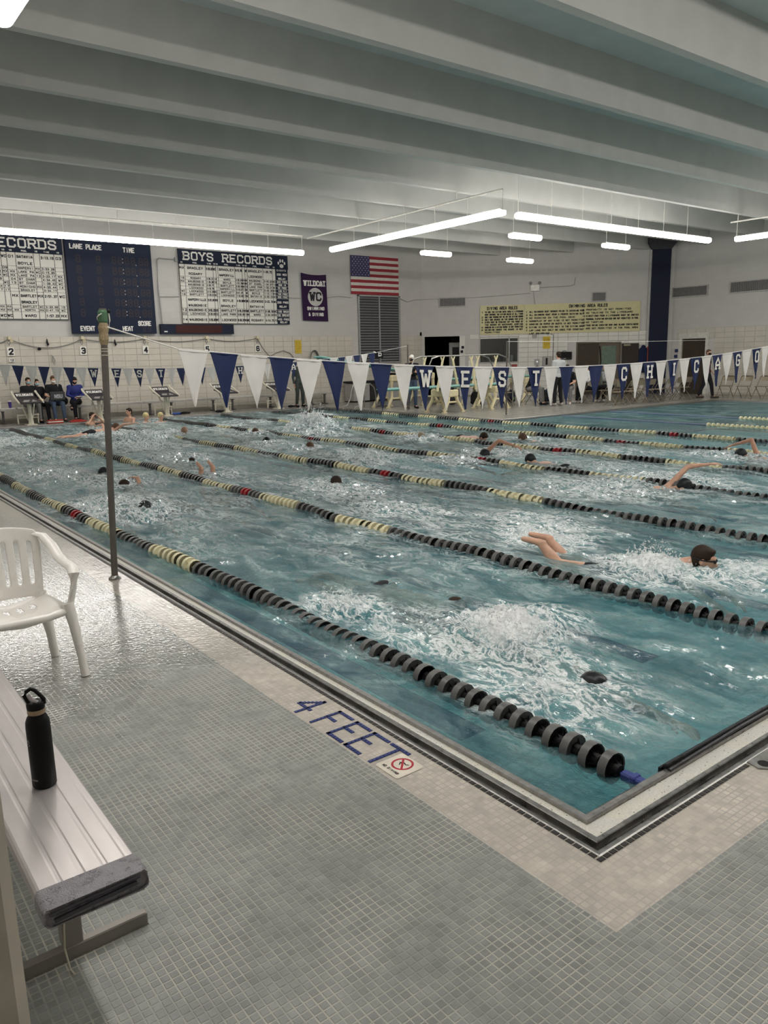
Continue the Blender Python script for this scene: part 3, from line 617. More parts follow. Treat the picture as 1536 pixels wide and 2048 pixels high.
for li, x0 in enumerate(lanes):
    lab = names[li].replace('lane rope', 'black and cream lane rope')
    t = thing('lane_rope', lab, 'lane rope', (x0, .4, WZ), 0, 'lane ropes across the pool')
    def rx(y): 
        b = x0+.025*math.sin(y*.55+li*1.7)
        if li == 0: b += -.10*min(1, max(0, (y-4)/5))
        return b
    P = 21.9; n = int(P/.107); pts = []
    amp = .6 if li < 6 else .3
    for k in range(n):
        y = .42+.107*k; x = rx(y)
        z = WZ-.004+(.018*math.sin(y*1.7+li*2.1)+.014*math.sin(y*3.9+li))*(amp if y > 1.2 else .4)
        pts.append((x, y, z))
    for k, (x, y, z) in enumerate(pts):
        if y < 4.80 or y > 18.5: c = 'b'
        else: c = 'c' if int((y-4.80)/.905) % 2 == 0 else 'b'
        if c == 'b' and (abs(y-8.0) < .11 or abs(y-13.4) < .11 and li > 2): c = 'r'
        o = link('float', (FM if y < 9 and li < 5 else FM8)[c], t); p = pts[max(k-1, 0)]; q = pts[min(k+1, n-1)]
        o.location = (x, y, z); o.rotation_euler = (math.atan2(q[2]-p[2], q[1]-p[1]), rnd.uniform(0, 1), -math.atan2(q[0]-p[0], q[1]-p[1]), )
        if c != 'b': o['label'] = 'cream float' if c == 'c' else 'red float'
    MB().tube([(rx(.2), .21, WZ-.03)]+[(x, y, z) for x, y, z in pts[::4]]+[(rx(22.5), PYF, WZ)], .004, 5).obj('cable', WIRE, t)
    y0 = .30; M = Matrix.Translation((rx(y0), y0, WZ-.005))
    MB().box((-.022, -.075, -.02), (.022, .06, .022), M, ch=.008).box((-.028, -.02, -.026), (.028, .01, .027), M, ch=.006).obj('tensioner', mat((.05, .07, .28), .35), t)
# thin wall-to-wall ropes of the diving side
BLF = mat((.10, .13, .22), .5)
for k, (x, y0, y1, lab) in enumerate(((17.75, 3.0, 9.15, 'farther cream training rope on the calm diving side of the pool'), (15.56, 3.0, 8.8, 'nearer cream training rope on the calm diving side of the pool'))):
    t = thing('training_rope', lab, 'lane rope', (x, y1, WZ))
    n = int((y1-y0)/.12)
    for i in range(n):
        o = link('float', FM8['c'], t); o.location = (x, y0+.12*i, WZ+.01); o.scale = (.8, 1.1, .8)
    MB().tube([(x, y1-.1, WZ+.01), (x+.1, 13.2, WZ+.01)], .025, 6).obj('dark_cord', BLF, t)

# ============================================================ NEAR DECK: bench, bottle, chair, pole, markings
ALU = NT('anodised_plank')
def alu():
    t = ALU; p = t.pos((1, .12, 1)); n = t.noise(p, 40, 4); n2 = t.noise(t.pos(), 5, 3)
    return t.done(t.bsdf(t.mix(n2, (.50, .465, .455, 1), (.60, .56, .545, 1)), t.ramp(n, .3, .7, .3, .42), .55, t.bump(n, .15, .002)))
ALUM = alu(); TAPE = mat((.27, .26, .28), .3, .3, .22, 45, 1.0)
t = thing('bench', 'aluminium plank bench in the left foreground with a taped end', 'bench', (-1.58, .5, 0))
bx0, bx1, byn, byf, bt = -1.705, -1.448, .385, 4.3, .43
mb = MB(); M = Matrix(((1, 0, 0, 0), (0, 0, 1, 0), (0, 1, 0, 0), (0, 0, 0, 1)))
w_ = bx1-bx0; prof = [(bx0, bt-.045), (bx0, bt-.008), (bx0+.006, bt-.001)]
for k in range(4):
    u = bx0+.012+(w_-.024)*k/4; prof += [(u, bt), (u+(w_-.024)/4*.70, bt), (u+(w_-.024)/4*.80, bt-.0006), (u+(w_-.024)/4*.92, bt-.0006)]
prof += [(bx1-.006, bt-.001), (bx1, bt-.008), (bx1, bt-.045), (bx1-.03, bt-.045), (bx1-.03, bt-.04), (bx0+.03, bt-.04), (bx0+.03, bt-.045)]
vs = [(x, byn+.01, z) for x, z in prof]+[(x, byf, z) for x, z in prof]; n = len(prof)
mb.add(vs, [tuple(range(n)), tuple(range(2*n-1, n-1, -1))]+[(i, n+i, n+(i+1) % n, (i+1) % n) for i in range(n)]).obj('plank', ALUM, t)
# tape: rounded band folded over the plank end
def rr(x0, x1, z0, z1, r):
    out = []
    for cx, cz, a0 in ((x1-r, z1-r, 0), (x0+r, z1-r, 90), (x0+r, z0+r, 180), (x1-r, z0+r, 270)):
        for a in (0, 30, 60, 90): out.append((cx+r*math.cos(math.radians(a0+a)), cz+r*math.sin(math.radians(a0+a))))
    return out
vs = []; secs = [(byn-.004, 0, .020), (byn-.010, .0, .018), (byn-.008, .004, .018), (byn+.01, .005, .016), (byn+.075, .004, .012), (byn+.082, .001, .01)]
for y, g_, r in secs: vs += [(x+rnd.uniform(-1, 1)*.0015, y+rnd.uniform(-1, 1)*.003, z+rnd.uniform(-1, 1)*.0012) for x, z in rr(bx0-g_, bx1+g_, bt-.048-g_, bt+g_, r)]
n = 16; MB().add(vs, [tuple(range(n-1, -1, -1))]+[(i*n+k, i*n+(k+1) % n, (i+1)*n+(k+1) % n, (i+1)*n+k) for i in range(5) for k in range(n)]).obj('grey_tape', TAPE, t, smooth=True, label='wrinkled grey tape wrapping')
MB().tube([(bx0+.02, byn-.013, bt-.03), (-1.60, byn-.015, bt-.024), (bx1-.03, byn-.014, bt-.02)], .006, 6).tube([(bx0+.01, byn-.012, bt-.012), (bx1-.02, byn-.013, bt-.006)], .004, 6).obj('tape_fold', mat((.06, .06, .07), .5), t)
for yy in (.74, 3.3):
    FRM = mat((.27, .25, .225), .45, .4)
    MB().box((-1.90, yy-.03, .001), (-1.352, yy+.0, .045), ch=.004).box((-1.90, yy-.03, .001), (-1.352, yy+.045, .006)).obj('foot', FRM, t)
    MB().box((-1.605, yy-.028, .04), (-1.548, yy+.028, bt-.045), ch=.003).box((-1.68, yy-.02, bt-.06), (-1.47, yy+.02, bt-.041)).obj('leg', FRM, t)
tag(MB().tube([(-1.600, .695, .37), (-1.588, .698, .30), (-1.612, .695, .22), (-1.600, .698, .14), (-1.607, .695, .06), (-1.603, .67, .006), (-1.598, .64, .004)], .0028, 6).obj('cord', mat((.50, .46, .36), .8), t), 'pale cord hanging from the plank', 'x'); del bpy.data.objects['cord']['category']
# bottle
t = thing('water_bottle', 'black insulated water bottle with a loop cap standing on the bench', 'bottle', (-1.548, 1.0, bt))
BM = mat((.006, .006, .007), .45, var=.05, bump=.05); c = (-1.548, 1.0, bt)
MB().lathe([(.030, 0), (.034, .002), (.0365, .006), (.0365, .205), (.0355, .220), (.030, .235), (.0245, .243), (.0245, .247)], c, 32).obj('body', BM, t, smooth=True)
MB().lathe([(.0262, .247), (.0268, .249), (.0268, .260), (.0262, .262)], c, 28).obj('neck_ring', mat((.42, .31, .20), .3, .7), t, smooth=True)
MB().lathe([(.026, .262), (.027, .266), (.027, .281), (.024, .285)], c, 28).obj('cap', BM, t, smooth=True)
lp = [(c[0]+x*.9, c[1]-x*.35, c[2]+z) for x, z in ((.026, .275), (.026, .290), (.016, .305), (.002, .322), (-.010, .328), (-.024, .320), (-.030, .306), (-.024, .292), (-.020, .283))]
MB().tube(lp, .0065, 8).obj('loop_handle', BM, t, smooth=True)
MB().tube([(c[0]+.005, c[1]-.012, c[2]+.285), (c[0]-.012, c[1]-.005, c[2]+.296), (c[0]-.018, c[1], c[2]+.312)], .006, 8).obj('spout', mat((.42, .38, .40), .4), t, smooth=True)
PR = mat((.35, .35, .35), .5)
def on_bottle(poly, a0, z0, m):   # small print lying on the round side
    mb = MB(); vs = []
    for u, v in poly: a = a0+u/.0368; vs.append((c[0]+.0368*math.cos(a), c[1]+.0368*math.sin(a), c[2]+z0+v))
    mb.add(vs, [tuple(range(len(vs)))]); return mb
lg = MB()
for pl in ([(-.002, -.004), (.004, .006), (.0055, .005), (-.0005, -.005)], [(-.004, .003), (0, .010), (.003, .009), (-.001, .002)], [(.001, -.007), (.004, -.004), (.006, -.008), (.003, -.011)], [(-.006, .006), (-.003, .011), (-.002, .006)]):
    q = on_bottle(pl, math.radians(195), .158, PR); lg.add(q.v, q.f)
for k in range(6): q = on_bottle([(-.009+k*.004, 0), (-.0065+k*.004, 0), (-.0065+k*.004, .005), (-.009+k*.004, .005)], math.radians(207), .03, PR); lg.add(q.v, q.f)
lg.obj('print', PR, t)

# white plastic armchair
t = thing('plastic_chair', 'white moulded plastic armchair standing on the wet deck at the left', 'chair', (-1.19, 3.1, 0))
PW = mat((.84, .81, .76), .3, var=.04, scale=4, bump=.05)
cx, yf_, yb = -1.19, 2.93, 3.30; sh = .40
def sheet(fn, nu, nv, th, skip=lambda i, j: False):
    g = [[Vector(fn(i/nu, j/nv)) for j in range(nv+1)] for i in range(nu+1)]; bm = bmesh.new(); V = [[bm.verts.new(p) for p in r] for r in g]
    for i in range(nu):
        for j in range(nv):
            if not skip(i, j): bm.faces.new((V[i][j], V[i+1][j], V[i+1][j+1], V[i][j+1]))
    for v in [v for v in bm.verts if not v.link_faces]: bm.verts.remove(v)
    me = bpy.data.meshes.new('s'); bm.to_mesh(me); bm.free(); o = bpy.data.objects.new('s', me); COL.objects.link(o)
    s = o.modifiers.new('t', 'SOLIDIFY'); s.thickness = th; s.offset = 0; b = o.modifiers.new('b', 'SUBSURF'); b.levels = b.render_levels = 1
    dg_ = bpy.context.evaluated_depsgraph_get(); out = bpy.data.meshes.new_from_object(o.evaluated_get(dg_)); bpy.data.objects.remove(o)
    out.polygons.foreach_set('use_smooth', [True]*len(out.polygons)); return out
def seatf(u, v):
    x = cx+(u-.5)*(.50-.06*v); y = yf_-.02+(yb-yf_+.05)*v; z = sh+.012*math.cos((u-.5)*PI)*-1.6+.02*(1-v)*0-.015*v-.035*max(0, .12-v)/.12*1.2+(.02*abs(u-.5)*2)**1
    return x, y, z
slots = lambda i, j: (i in (5, 8, 11, 14) and 5 <= j <= 7)
me = sheet(seatf, 20, 12, .006, slots); me.materials.append(PW); link('seat', me, t)
def backf(u, v):
    wv = .205+.035*v-.05*max(0, v-.75)*2; a = (u-.5)*2; x = cx+a*wv; top = .03*(1-a*a) if v > .5 else 0
    y = yb+.03+.10*v-.05*a*a; z = sh+.0+.385*v+top*(v-.5)*2
    return x, y, z
slb = lambda i, j: (i % 3 == 2 and 3 <= i <= 17 and 3 <= j <= 12)
me = sheet(backf, 20, 16, .006, slb); me.materials.append(PW); link('backrest', me, t)
for s in (-1, 1):
    arm = [(cx+s*.20, yb+.10, sh+.36), (cx+s*.25, yb+.06, sh+.345), (cx+s*.275, yb-.02, sh+.295), (cx+s*.285, yb-.10, sh+.245), (cx+s*.29, yb-.20, sh+.228), (cx+s*.292, yf_+.02, sh+.225), (cx+s*.290, yf_-.02, sh+.20), (cx+s*.280, yf_-.02, sh+.12), (cx+s*.262, yf_-.0, sh+.03), (cx+s*.250, yf_+.01, sh-.02)]
    MB().tube(arm, [.020, .030, .034, .033, .031, .032, .032, .028, .028, .032], 10, sq=.6).obj('armrest', PW, t, smooth=True)
    MB().tube([(cx+s*.245, yf_+.0, sh+.03), (cx+s*.262, yf_-.022, sh-.10), (cx+s*.278, yf_-.045, .12), (cx+s*.286, yf_-.055, .004)], [.034, .028, .022, .024], 10).obj('leg', PW, t, smooth=True)
    MB().tube([(cx+s*.19, yb+.02, sh+.02), (cx+s*.205, yb+.0, sh-.12), (cx+s*.222, yb-.0, .15), (cx+s*.235, yb+.01, .004)], [.036, .032, .026, .024], 10).obj('leg', PW, t, smooth=True)
MB().tube([(cx-.25, yf_+.0, sh-.012), (cx-.13, yf_-.03, sh-.022), (cx+.13, yf_-.03, sh-.022), (cx+.25, yf_+.0, sh-.012)], .022, 10).obj('front_rail', PW, t, smooth=True)

# steel pole with a taped top, and the pennant line it carries
def pole(x, y, h, label, taped=False, r=.026):
    t = thing('steel_pole', label, 'pole', (x, y, 0))
    MB().lathe([(.05, 0), (.05, .012), (.034, .02), (r+.002, .03)], (x, y, .0), 16).obj('base_collar', STEEL, t, smooth=True)
    MB().tube([(x, y, .02), (x, y, h)], r, 14).obj('shaft', mat((.16, .145, .13), .35, .7, bump=.1), t, smooth=True)
    if taped:
        mb = MB(); 
        for z in (-.36, -.33, -.31): mb.lathe([(r+.001, z-.004), (r+.004, z), (r+.001, z+.004)], (x, y, h), 14)
        mb.obj('twine_ring', mat((.45, .40, .30), .8), t)
        MB().lathe([(r+.001, -.28), (r+.012, -.24), (r+.009, -.19), (r+.016, -.15), (r+.006, -.11), (r+.002, -.10)], (x, y, h), 12).obj('brown_tape', mat((.33, .25, .14), .6, var=.3, scale=60, bump=.5), t, label='brown tape wrapping')
        MB().lathe([(r+.002, -.12), (r+.012, -.10), (r+.014, -.03), (r+.004, -.012), (.01, -.01)], (x, y, h), 12).obj('green_padding', mat((.06, .14, .07), .6, bump=.4), t, label='dark green padding')
        q = lambda a, rr_, z: (x+math.cos(a)*rr_, y+math.sin(a)*rr_, h+z)
        MB().tube([q(.2+k*.5, r+.018, -.14+.012*k) for k in range(9)], .0045, 6).tube([q(-.6, .045, -.03), q(-.5, .05, -.09), q(-.4, .04, -.15)], .005, 6).obj('white_string', mat((.75, .72, .65), .7), t, label='white string')
        MB().ell(q(-.55, .048, -.022), (.016, .016, .016)).obj('knot', BLACK, t)
    return t
np_ = pole(-.10, 4.78, 2.17, 'near steel pole with a taped top standing on the wet deck edge', True); np_.rotation_euler = (0, math.atan(.10/2.17), 0)
pole(13.93, 18.14, 2.12, 'thin steel pole left of the front diving board', r=.022)
pole(14.35, 14.19, 2.12, 'thin steel pole on the corner of the diving deck', r=.022)
tag(MB().tube([(14.35, 14.19, 2.1), (20, 14.15, 2.06), (XR-.02, 14.1, 2.1)], .006, 5).obj('line', WHITE), 'plain white cord stretched from the corner pole to the right wall', 'rope')
PWH = mat((.76, .73, .70), .6, var=.06, scale=6, bump=.1); PBL = mat((.0045, .015, .080), .6, var=.12, scale=6, bump=.1)
def pennants(label, y, x0, n, z0, k2, xm, word, first_blue, ends):
    t = thing('pennant_line', label, 'pennants', (x0, y, z0)); zf = lambda x: z0+k2*(x-xm)**2
    MB().tube([ends[0]]+[(x0+.284*i, y, zf(x0+.284*i)+.004) for i in range(0, n+1, 2)]+[ends[1]], .006, 6).obj('rope', PWH, t)
    r2 = random.Random(3)
    for i in range(n):
        blue = (i % 2 == 0) == first_blue; xa = x0+.284*i+.004; xb = xa+(.262 if not blue else .258); xc = (xa+xb)/2+r2.uniform(-.03, .03); H_ = .46
        za, zb = zf(xa), zf(xb); ph = r2.uniform(0, 6); mb = MB(); N = 8
        def P(u, v, off=0):   # u across, v down
            x = (xa+(xb-xa)*u)*(1-v)+xc*v; z = (za+(zb-za)*u)*(1-v)+(min(za, zb)-H_)*v
            return (x, y+off+.012*math.sin(ph+5*v+2*u)*v+.006*math.sin(9*u+ph), z)
        vs = [P(u/4, v/N*.985, o) for o in (-.0015, .0015) for v in range(N+1) for u in range(5)]; fs = []; q = (N+1)*5
        for v in range(N):
            for u in range(4): a = v*5+u; fs += [(a, a+5, a+6, a+1), (q+a, q+a+1, q+a+6, q+a+5)]
            fs += [(v*5, q+v*5, q+v*5+5, v*5+5), (v*5+4, v*5+9, q+v*5+9, q+v*5+4)]
        mb.add(vs, fs)
        mb.tube([(xa, y, za-.006), (xb, y, zb-.006)], .008, 6)
        o = mb.obj('pennant', PBL if blue else PWH, t, smooth=True)
        ch = word.get(i)
        o['label'] = 'white pennant' if not blue else ('navy pennant' if not ch else 'navy pennant with the letter '+ch)
        if ch:
            M = plane_mat(((xa+xb)/2-.057, y-.016, (za+zb)/2-.215), ((xb-xa), 0, (zb-za)), (0, 0, 1)); lm = MB()
            wl = {'W': .125, 'I': .05, 'A': .11}.get(ch, .10); 
            if ch == 'I': text(lm, ch, .02, 0, .18, M, th=.17, serif=True, width=.085)
            else: text(lm, ch, .057-wl/2, 0, .18, M, th=.16 if ch == 'W' else .17, serif=True, width=wl)
            lm.obj('letter', WHITE, o)
    return t
W1 = {9+0: 'W', 11: 'E', 13: 'S', 15: 'T', 21: 'C', 23: 'H', 25: 'I', 27: 'C', 29: 'A', 31: 'G', 33: 'O'}
pennants('near line of navy and white pennants spelling WEST CHICAGO, tied to the near pole', 4.78, .59, 36, 1.58, .0095, 5.9, W1, False, ((-.005, 4.75, 2.03), (24.6, 4.78, 2.45)))
pole(24.6, 4.78, 2.5, 'steel pole beyond the right picture edge carrying the pennants')
W2 = {7+k*2: ch for k, ch in enumerate('WEST')}; W2.update({19+k*2: ch for k, ch in enumerate('CHICAGO')})
pennants('far line of small looking navy and white pennants before the starting blocks', 18.14, 1.852, 38, 1.57, .0085, 6.6, W2, False, ((-.10, 18.14, 2.0), (13.93, 18.14, 2.08)))
pole(-.10, 18.14, 2.1, 'steel pole on the left deck carrying the far pennants')

# deck marking 4 FEET in dark blue tiles, and the no diving tile
t = thing('depth_marking', 'dark blue mosaic depth marking 4 FEET in the beige deck border', 'marking', (-.13, 1.4, 0))
BT = MB().add([(a*.43, b*.43, c) for a, b, c in bv], tf).mesh('marking_tile', BLUETILE)
def marking(ch, y0, wd):       # letter grid: top at x=-.045, bottom at x=-.212, reading towards -y
    strokes = {'4': [((4, 0), (4, 8)), ((4, 8), (0, 3.4)), ((0, 3), (5.4, 3))], 'F': [((0, 0), (0, 8)), ((0, 8), (5, 8)), ((0, 4.4), (3, 4.4))], 'E': [((0, 0), (0, 8)), ((0, 8), (5, 8)), ((0, 4.4), (3, 4.4)), ((0, 0), (5, 0))], 'T': [((2.6, 0), (2.6, 8)), ((0, 8), (5.2, 8))]}[ch]
    mb = MB()
    for (a, b), (c_, d) in strokes:
        L = math.hypot(c_-a, d-b); n = max(1, int(L))
        for k in range(n+1):
            u, v = a+(c_-a)*k/n, b+(d-b)*k/n; X, Y = -.212+v*.0209, y0-u*wd/5
            mb.add([(X+p*.95, Y+q*.95, .0012+r) for p, q, r in bv], tf)
    mb.obj('numeral' if ch == '4' else 'letter', BLUETILE, t, label='dark blue '+('numeral 4' if ch == '4' else 'letter '+ch))
for ch, y0, wd in (('4', 1.775, .095), ('F', 1.555, .105), ('E', 1.405, .105), ('E', 1.262, .105), ('T', 1.125, .11)): marking(ch, y0, wd)
t = thing('warning_tile', 'square white NO DIVING tile with a red ring set in the border', 'sign', (-.137, .955, 0))
MB().box((-.215, .878, .0), (-.060, 1.034, .004), ch=.008).obj('tile_plate', mat((.72, .66, .56), .4), t)
M = plane_mat((-.130, .956, .0045), (0, -1, 0), (1, 0, 0)); sg = plane_mat((-.130, .956, .0045), (0, -1, 0), (1, 0, 0))
ringm = MB(); n = 28; ro, ri = .050, .040; vs = [M @ Vector((r*math.cos(2*PI*k/n), r*math.sin(2*PI*k/n)+.008, .0)) for r in (ri, ro) for k in range(n)]
ringm.add(vs, [(k, (k+1) % n, n+(k+1) % n, n+k) for k in range(n)])
a = math.radians(45); e = Vector((math.cos(a), -math.sin(a))); f_ = Vector((math.sin(a), math.cos(a))); cc = Vector((0, .008))
ringm.add([M @ Vector((*(cc+e*s*.042+f_*q*.005), .0006)) for s, q in ((-1, -1), (1, -1), (1, 1), (-1, 1))], [(0, 1, 2, 3)]).obj('red_ring', mat((.42, .01, .03), .4), t)
dm = MB()
for p, q, r in (((-.020, .0), (-.002, .012), .0035), ((-.002, .012), (.014, .006), .003), ((.014, .006), (.026, .016), .0025), ((-.002, .012), (-.012, -.006), .0025), ((-.012, -.006), (-.004, -.014), .0025)):
    p, q = Vector(p)+cc, Vector(q)+cc; d = (q-p).normalized(); e = Vector((-d.y, d.x))*r; dm.add([M @ Vector((*z, .0004)) for z in (p-e, q-e, q+e, p+e)], [(0, 1, 2, 3)])
text(dm, 'NO DIVING', -.052, -.066, .014, M, width=.104, th=.2, dz=.0004).obj('pictogram', BLACK, t)
# steel anchor plate and touch pad at the near end
t = thing('anchor_plate', 'steel block anchor plate with a dark hole in the deck at the right', 'plate', (1.12, -.03, 0))
pl = [(1.035, .0235), (1.02, -.035), (1.06, -.075), (1.25, -.085), (1.40, -.08), (1.42, .0235)]
MB().prism(pl, .0005, .005, IXY).obj('plate', STEEL, t)
MB().lathe([(.026, 0), (.026, .0008)], (1.075, -.030, .0052), 18).obj('hole', DARK, t)
t = thing('touchpad', 'black timing touchpad hooked over the near pool edge', 'touchpad', (1.7, .22, 0))
mb = MB()
for k in range(6): mb.box((.72+.30*k, .205, -.002), (1.012+.30*k, .232, .016), ch=.004)
mb.box((.70, .226, -.35), (2.53, .236, .008)).obj('pad_face', mat((.018, .018, .02), .35, bump=.4), t)
MB().tube([(.71, .19, .008), (1.3, .196, .014), (2.52, .19, .010)], .009, 8).tube([(.72, .212, .02), (2.52, .212, .021)], .006, 6).obj('hook_bar', mat((.05, .05, .055), .3, bump=.3), t)
# block pilaster at the lower left picture edge
t = struct(MB().box((-2.05, -.2, 0), (-1.845, .22, 1.3), ch=.02).obj('trim_4', mat((.46, .41, .34), .45, bump=.1)))

# ============================================================ FAR WALL: boards, flag, banner, louvre, numbers
FY = YF-.03
def fw(x, z, off=0): return plane_mat((x, FY-off, z), (1, 0, 0), (0, 0, 1))
SHEET = mat((.66, .64, .58), .45, var=.03, scale=3, bump=0); BNAVY = mat((.009, .014, .032), .5, var=.06, bump=.05); INK = mat((.02, .02, .025), .6, bump=0); WLET = mat((.72, .70, .66), .5, bump=0)
def bars(mb, M, rects, dz=0.0):
    for a, b, c_, d in rects: mb.add([M @ Vector(p) for p in ((a, b, dz), (c_, b, dz), (c_, d, dz), (a, d, dz))], [(0, 1, 2, 3)])
    return mb
r3 = random.Random(5)
def record_board(x0, x1, z0, z1, title, label, events, cols, rows, tx0, twid, group=None):
    t = thing('record_board', label, 'board', ((x0+x1)/2, FY, z0)); zh = z1-.47
    MB().box((x0, FY-.05, z0), (x1, FY+.025, z1)).obj('panel', SHEET, t)
    MB().box((x0-.02, FY-.06, zh), (x1+.02, FY-.05, z1+.02)).obj('header', BNAVY, t)
    M = fw(0, 0, .062); text(MB(), title, tx0, zh+.13, .29, M, th=.175, serif=True, width=twid).obj('title', WLET, t, label='white block lettering '+title)
    ec = x1-.52 if events else x1
    M = fw(0, 0, .0515); mb = MB(); W = [c_ for c_ in cols]; gx = [x0+(ec-x0)*c_ for c_ in W]
    bars(mb, M, [(g-.008, z0, g+.008, zh) for g in gx]+[(x0, z0, x1, z0+.02), (x0, z0, x0+.018, zh)]); zz = [zh-(zh-z0)*r for r in rows]
    bars(mb, M, [(x0, z-.004, ec, z+.004) for z in zz[1:-1]], .0003); mb.obj('grid_lines', INK, t)
    mb = MB(); M = fw(0, 0, .053)
    for ci, (a, b) in enumerate(zip(gx, gx[1:])):
        for ri, (u, v) in enumerate(zip(zz, zz[1:])):
            wd_ = b-a; hh = u-v; lines = 2 if hh > .3 else 1
            for ln in range(lines):
                th_ = min(.085, hh*.62/lines); zc = v+hh*(.5 if lines == 1 else (.70 if ln == 0 else .22))-th_/2
                if wd_ > .5: s = r3.choice(['ROSARY', 'MCNICHOLS', 'BOYLE', 'PARKER', 'BRADLEY', 'LOCKWOOD', 'WAUBONSIE', 'NORTH', 'WARD', 'BARTLETT', 'NAPERVILLE', 'ST CHARLES', 'NEUQUA VALLEY', 'BATAVIA', 'GENEVA', 'LAKE PARK']); s = s[:int(wd_*14)]
                elif wd_ > .25: 
                    if ln: continue
                    s = '%d:%02d.%02d' % (r3.randint(0, 4), r3.randint(10, 59), r3.randint(0, 99))
                elif wd_ > .08:
                    if r3.random() < .25 or ln: continue
                    s = r3.choice(['%02d' % r3.randint(0, 20), 'WC', 'MX'])
                else: continue
                L = min(wd_*.86, len(s)*th_*.95); text(mb, s, (a+b-L)/2, zc, th_, M, th=.24, width=L)
    mb.obj('record_entries', INK, t)
    mb = MB(); M = fw(0, 0, .0615)
    for a, b in zip(gx, gx[1:]):
        s = 'POOL' if b-a > .5 else ('TIME' if b-a > .25 else 'YR'); text(mb, s, (a+b)/2-len(s)*.02, zh+.03, .05, M, th=.22)
    mb.obj('column_headings', WLET, t)
    if events:
        MB().box((ec, FY-.056, z0), (x1, FY-.05, zh+.01)).obj('event_column', BNAVY, t)
        mb = MB(); M = fw(0, 0, .0575); ev = events
        text(mb, 'EVENTS', ec+.06, zh-.07, .06, M, th=.2, width=.38)
        for ri, (u, v) in enumerate(zip(zz, zz[1:])):
            e = ev[ri % len(ev)]; hh = u-v
            for k, ln in enumerate(e.split('/')):
                n_ = len(e.split('/')); th_ = min(.075, hh*.6/n_); L = len(ln)*th_*.8; text(mb, ln, ec+.26-L/2, v+hh*(.5 if n_ == 1 else (.66-.38*k))-th_/2-(.05 if ri == 0 else 0), th_, M, th=.22, width=L)
            if ri: bars(mb, M, [(ec, u-.004, x1, u+.004)])
        mb.obj('event_names', WLET, t)
    return t
rw = [0, .20, .255, .31, .365, .42, .475, .53, .73, .80, .86, 1.0]
t = record_board(9.07, 13.33, 3.02, 5.47, 'BOYS RECORDS', 'white record board headed BOYS RECORDS with a paw print', ['200 MED/RELAY', '200 FREE', '200 IM', '50 FREE', '100 FLY', '100 FREE', '500 FREE', '200 FREE/RELAY', '100 BACK', '100 BREAST', '400 FREE/RELAY'],
    [0, .055, .26, .335, .365, .385, .56, .635, .665, .69, .86, .965, 1], rw, 9.25, 3.42)
pw = MB(); M = fw(13.08, 5.20, .063)
for cx_, cy_, a, b in ((0, -.08, .085, .07), (-.13, .02, .035, .055), (-.05, .10, .035, .06), (.05, .10, .035, .06), (.13, .02, .035, .055)):
    pw.add([M @ Vector((cx_+a*math.cos(k*PI/7), cy_+b*math.sin(k*PI/7), 0)) for k in range(14)], [tuple(range(14))])
pw.obj('paw_print', WLET, t, label='white paw print')
record_board(1.75, 5.28, 3.10, 5.53, 'RECORDS', 'white record board cut by the left picture edge, heading ending in ECORDS', None, [0, .16, .36, .44, .50, .545, .615, .76, .81, .93, 1], [0, .20, .255, .31, .365, .42, .475, .53, .58, .78, .83, .88, 1.0], 3.16, 1.95)
t = thing('scoreboard', 'navy blue swimming scoreboard with dark digits between the record boards', 'scoreboard', (6.7, FY, 2.68))
MB().box((5.36, FY-.14, 2.68), (8.09, FY+.025, 5.54)).obj('cabinet', mat((.008, .014, .036), .5, var=.06, bump=.03), t)
M = fw(0, 0, .142); tm = MB()
for s, x, z, L in (('LANE', 5.50, 5.26, .38), ('PLACE', 6.00, 5.26, .47), ('TIME', 7.17, 5.24, .36), ('SCORE', 7.48, 2.93, .42), ('EVENT', 5.60, 2.76, .44), ('HEAT', 6.95, 2.76, .33)): text(tm, s, x, z, .16, M, th=.2, width=L)
tm.obj('caption', WLET, t, label='white captions LANE PLACE TIME SCORE EVENT HEAT')
tm = MB(); dt = MB()
for r in range(6):
    z = 4.86-r*.33
    for x in (5.66, 6.28, 6.78, 6.98, 7.20, 7.40, 7.66, 7.84): text(tm, '8', x, z, .24, M, th=.17, width=.12, dz=.0005)
    for x, zz_ in ((7.13, z+.17), (7.13, z+.06), (7.56, z+.0)): dt.add([M @ Vector((x+a, zz_+b, .0008)) for a, b in ((-.011, -.013), (.011, -.013), (.011, .013), (-.011, .013))], [(0, 1, 2, 3)])
for x in (6.42, 6.60, 7.62, 7.80): text(tm, '8', x, 2.74, .17, M, th=.17, width=.09, dz=.0005)
tm.obj('digit_field', mat((.030, .026, .034), .5, bump=0), t, label='unlit dark digits', kind='stuff'); dt.obj('colon_dot', WLET, t)
sm = MB(); bars(sm, M, [(5.38, 4.80-r*.33, 8.07, 4.805-r*.33) for r in range(6)], .0004).obj('panel_seam', mat((.006, .01, .03), .6, bump=0), t)
t = thing('message_board', 'long dark red LED display bar mounted below the boys record board', 'display', (9.6, FY, 2.67))
MB().box((8.25, FY-.12, 2.67), (10.96, FY+.025, 3.0)).obj('casing', BNAVY, t)
MB().box((8.78, FY-.125, 2.70), (10.5, FY-.12, 2.97)).obj('led_face', mat((.045, .008, .008), .35, scale=60, bump=.2), t, label='dark red face')
bars(MB(), fw(0, 0, .1225), [(8.36, 2.73, 8.48, 2.77)]).obj('label_plate', WLET, t)
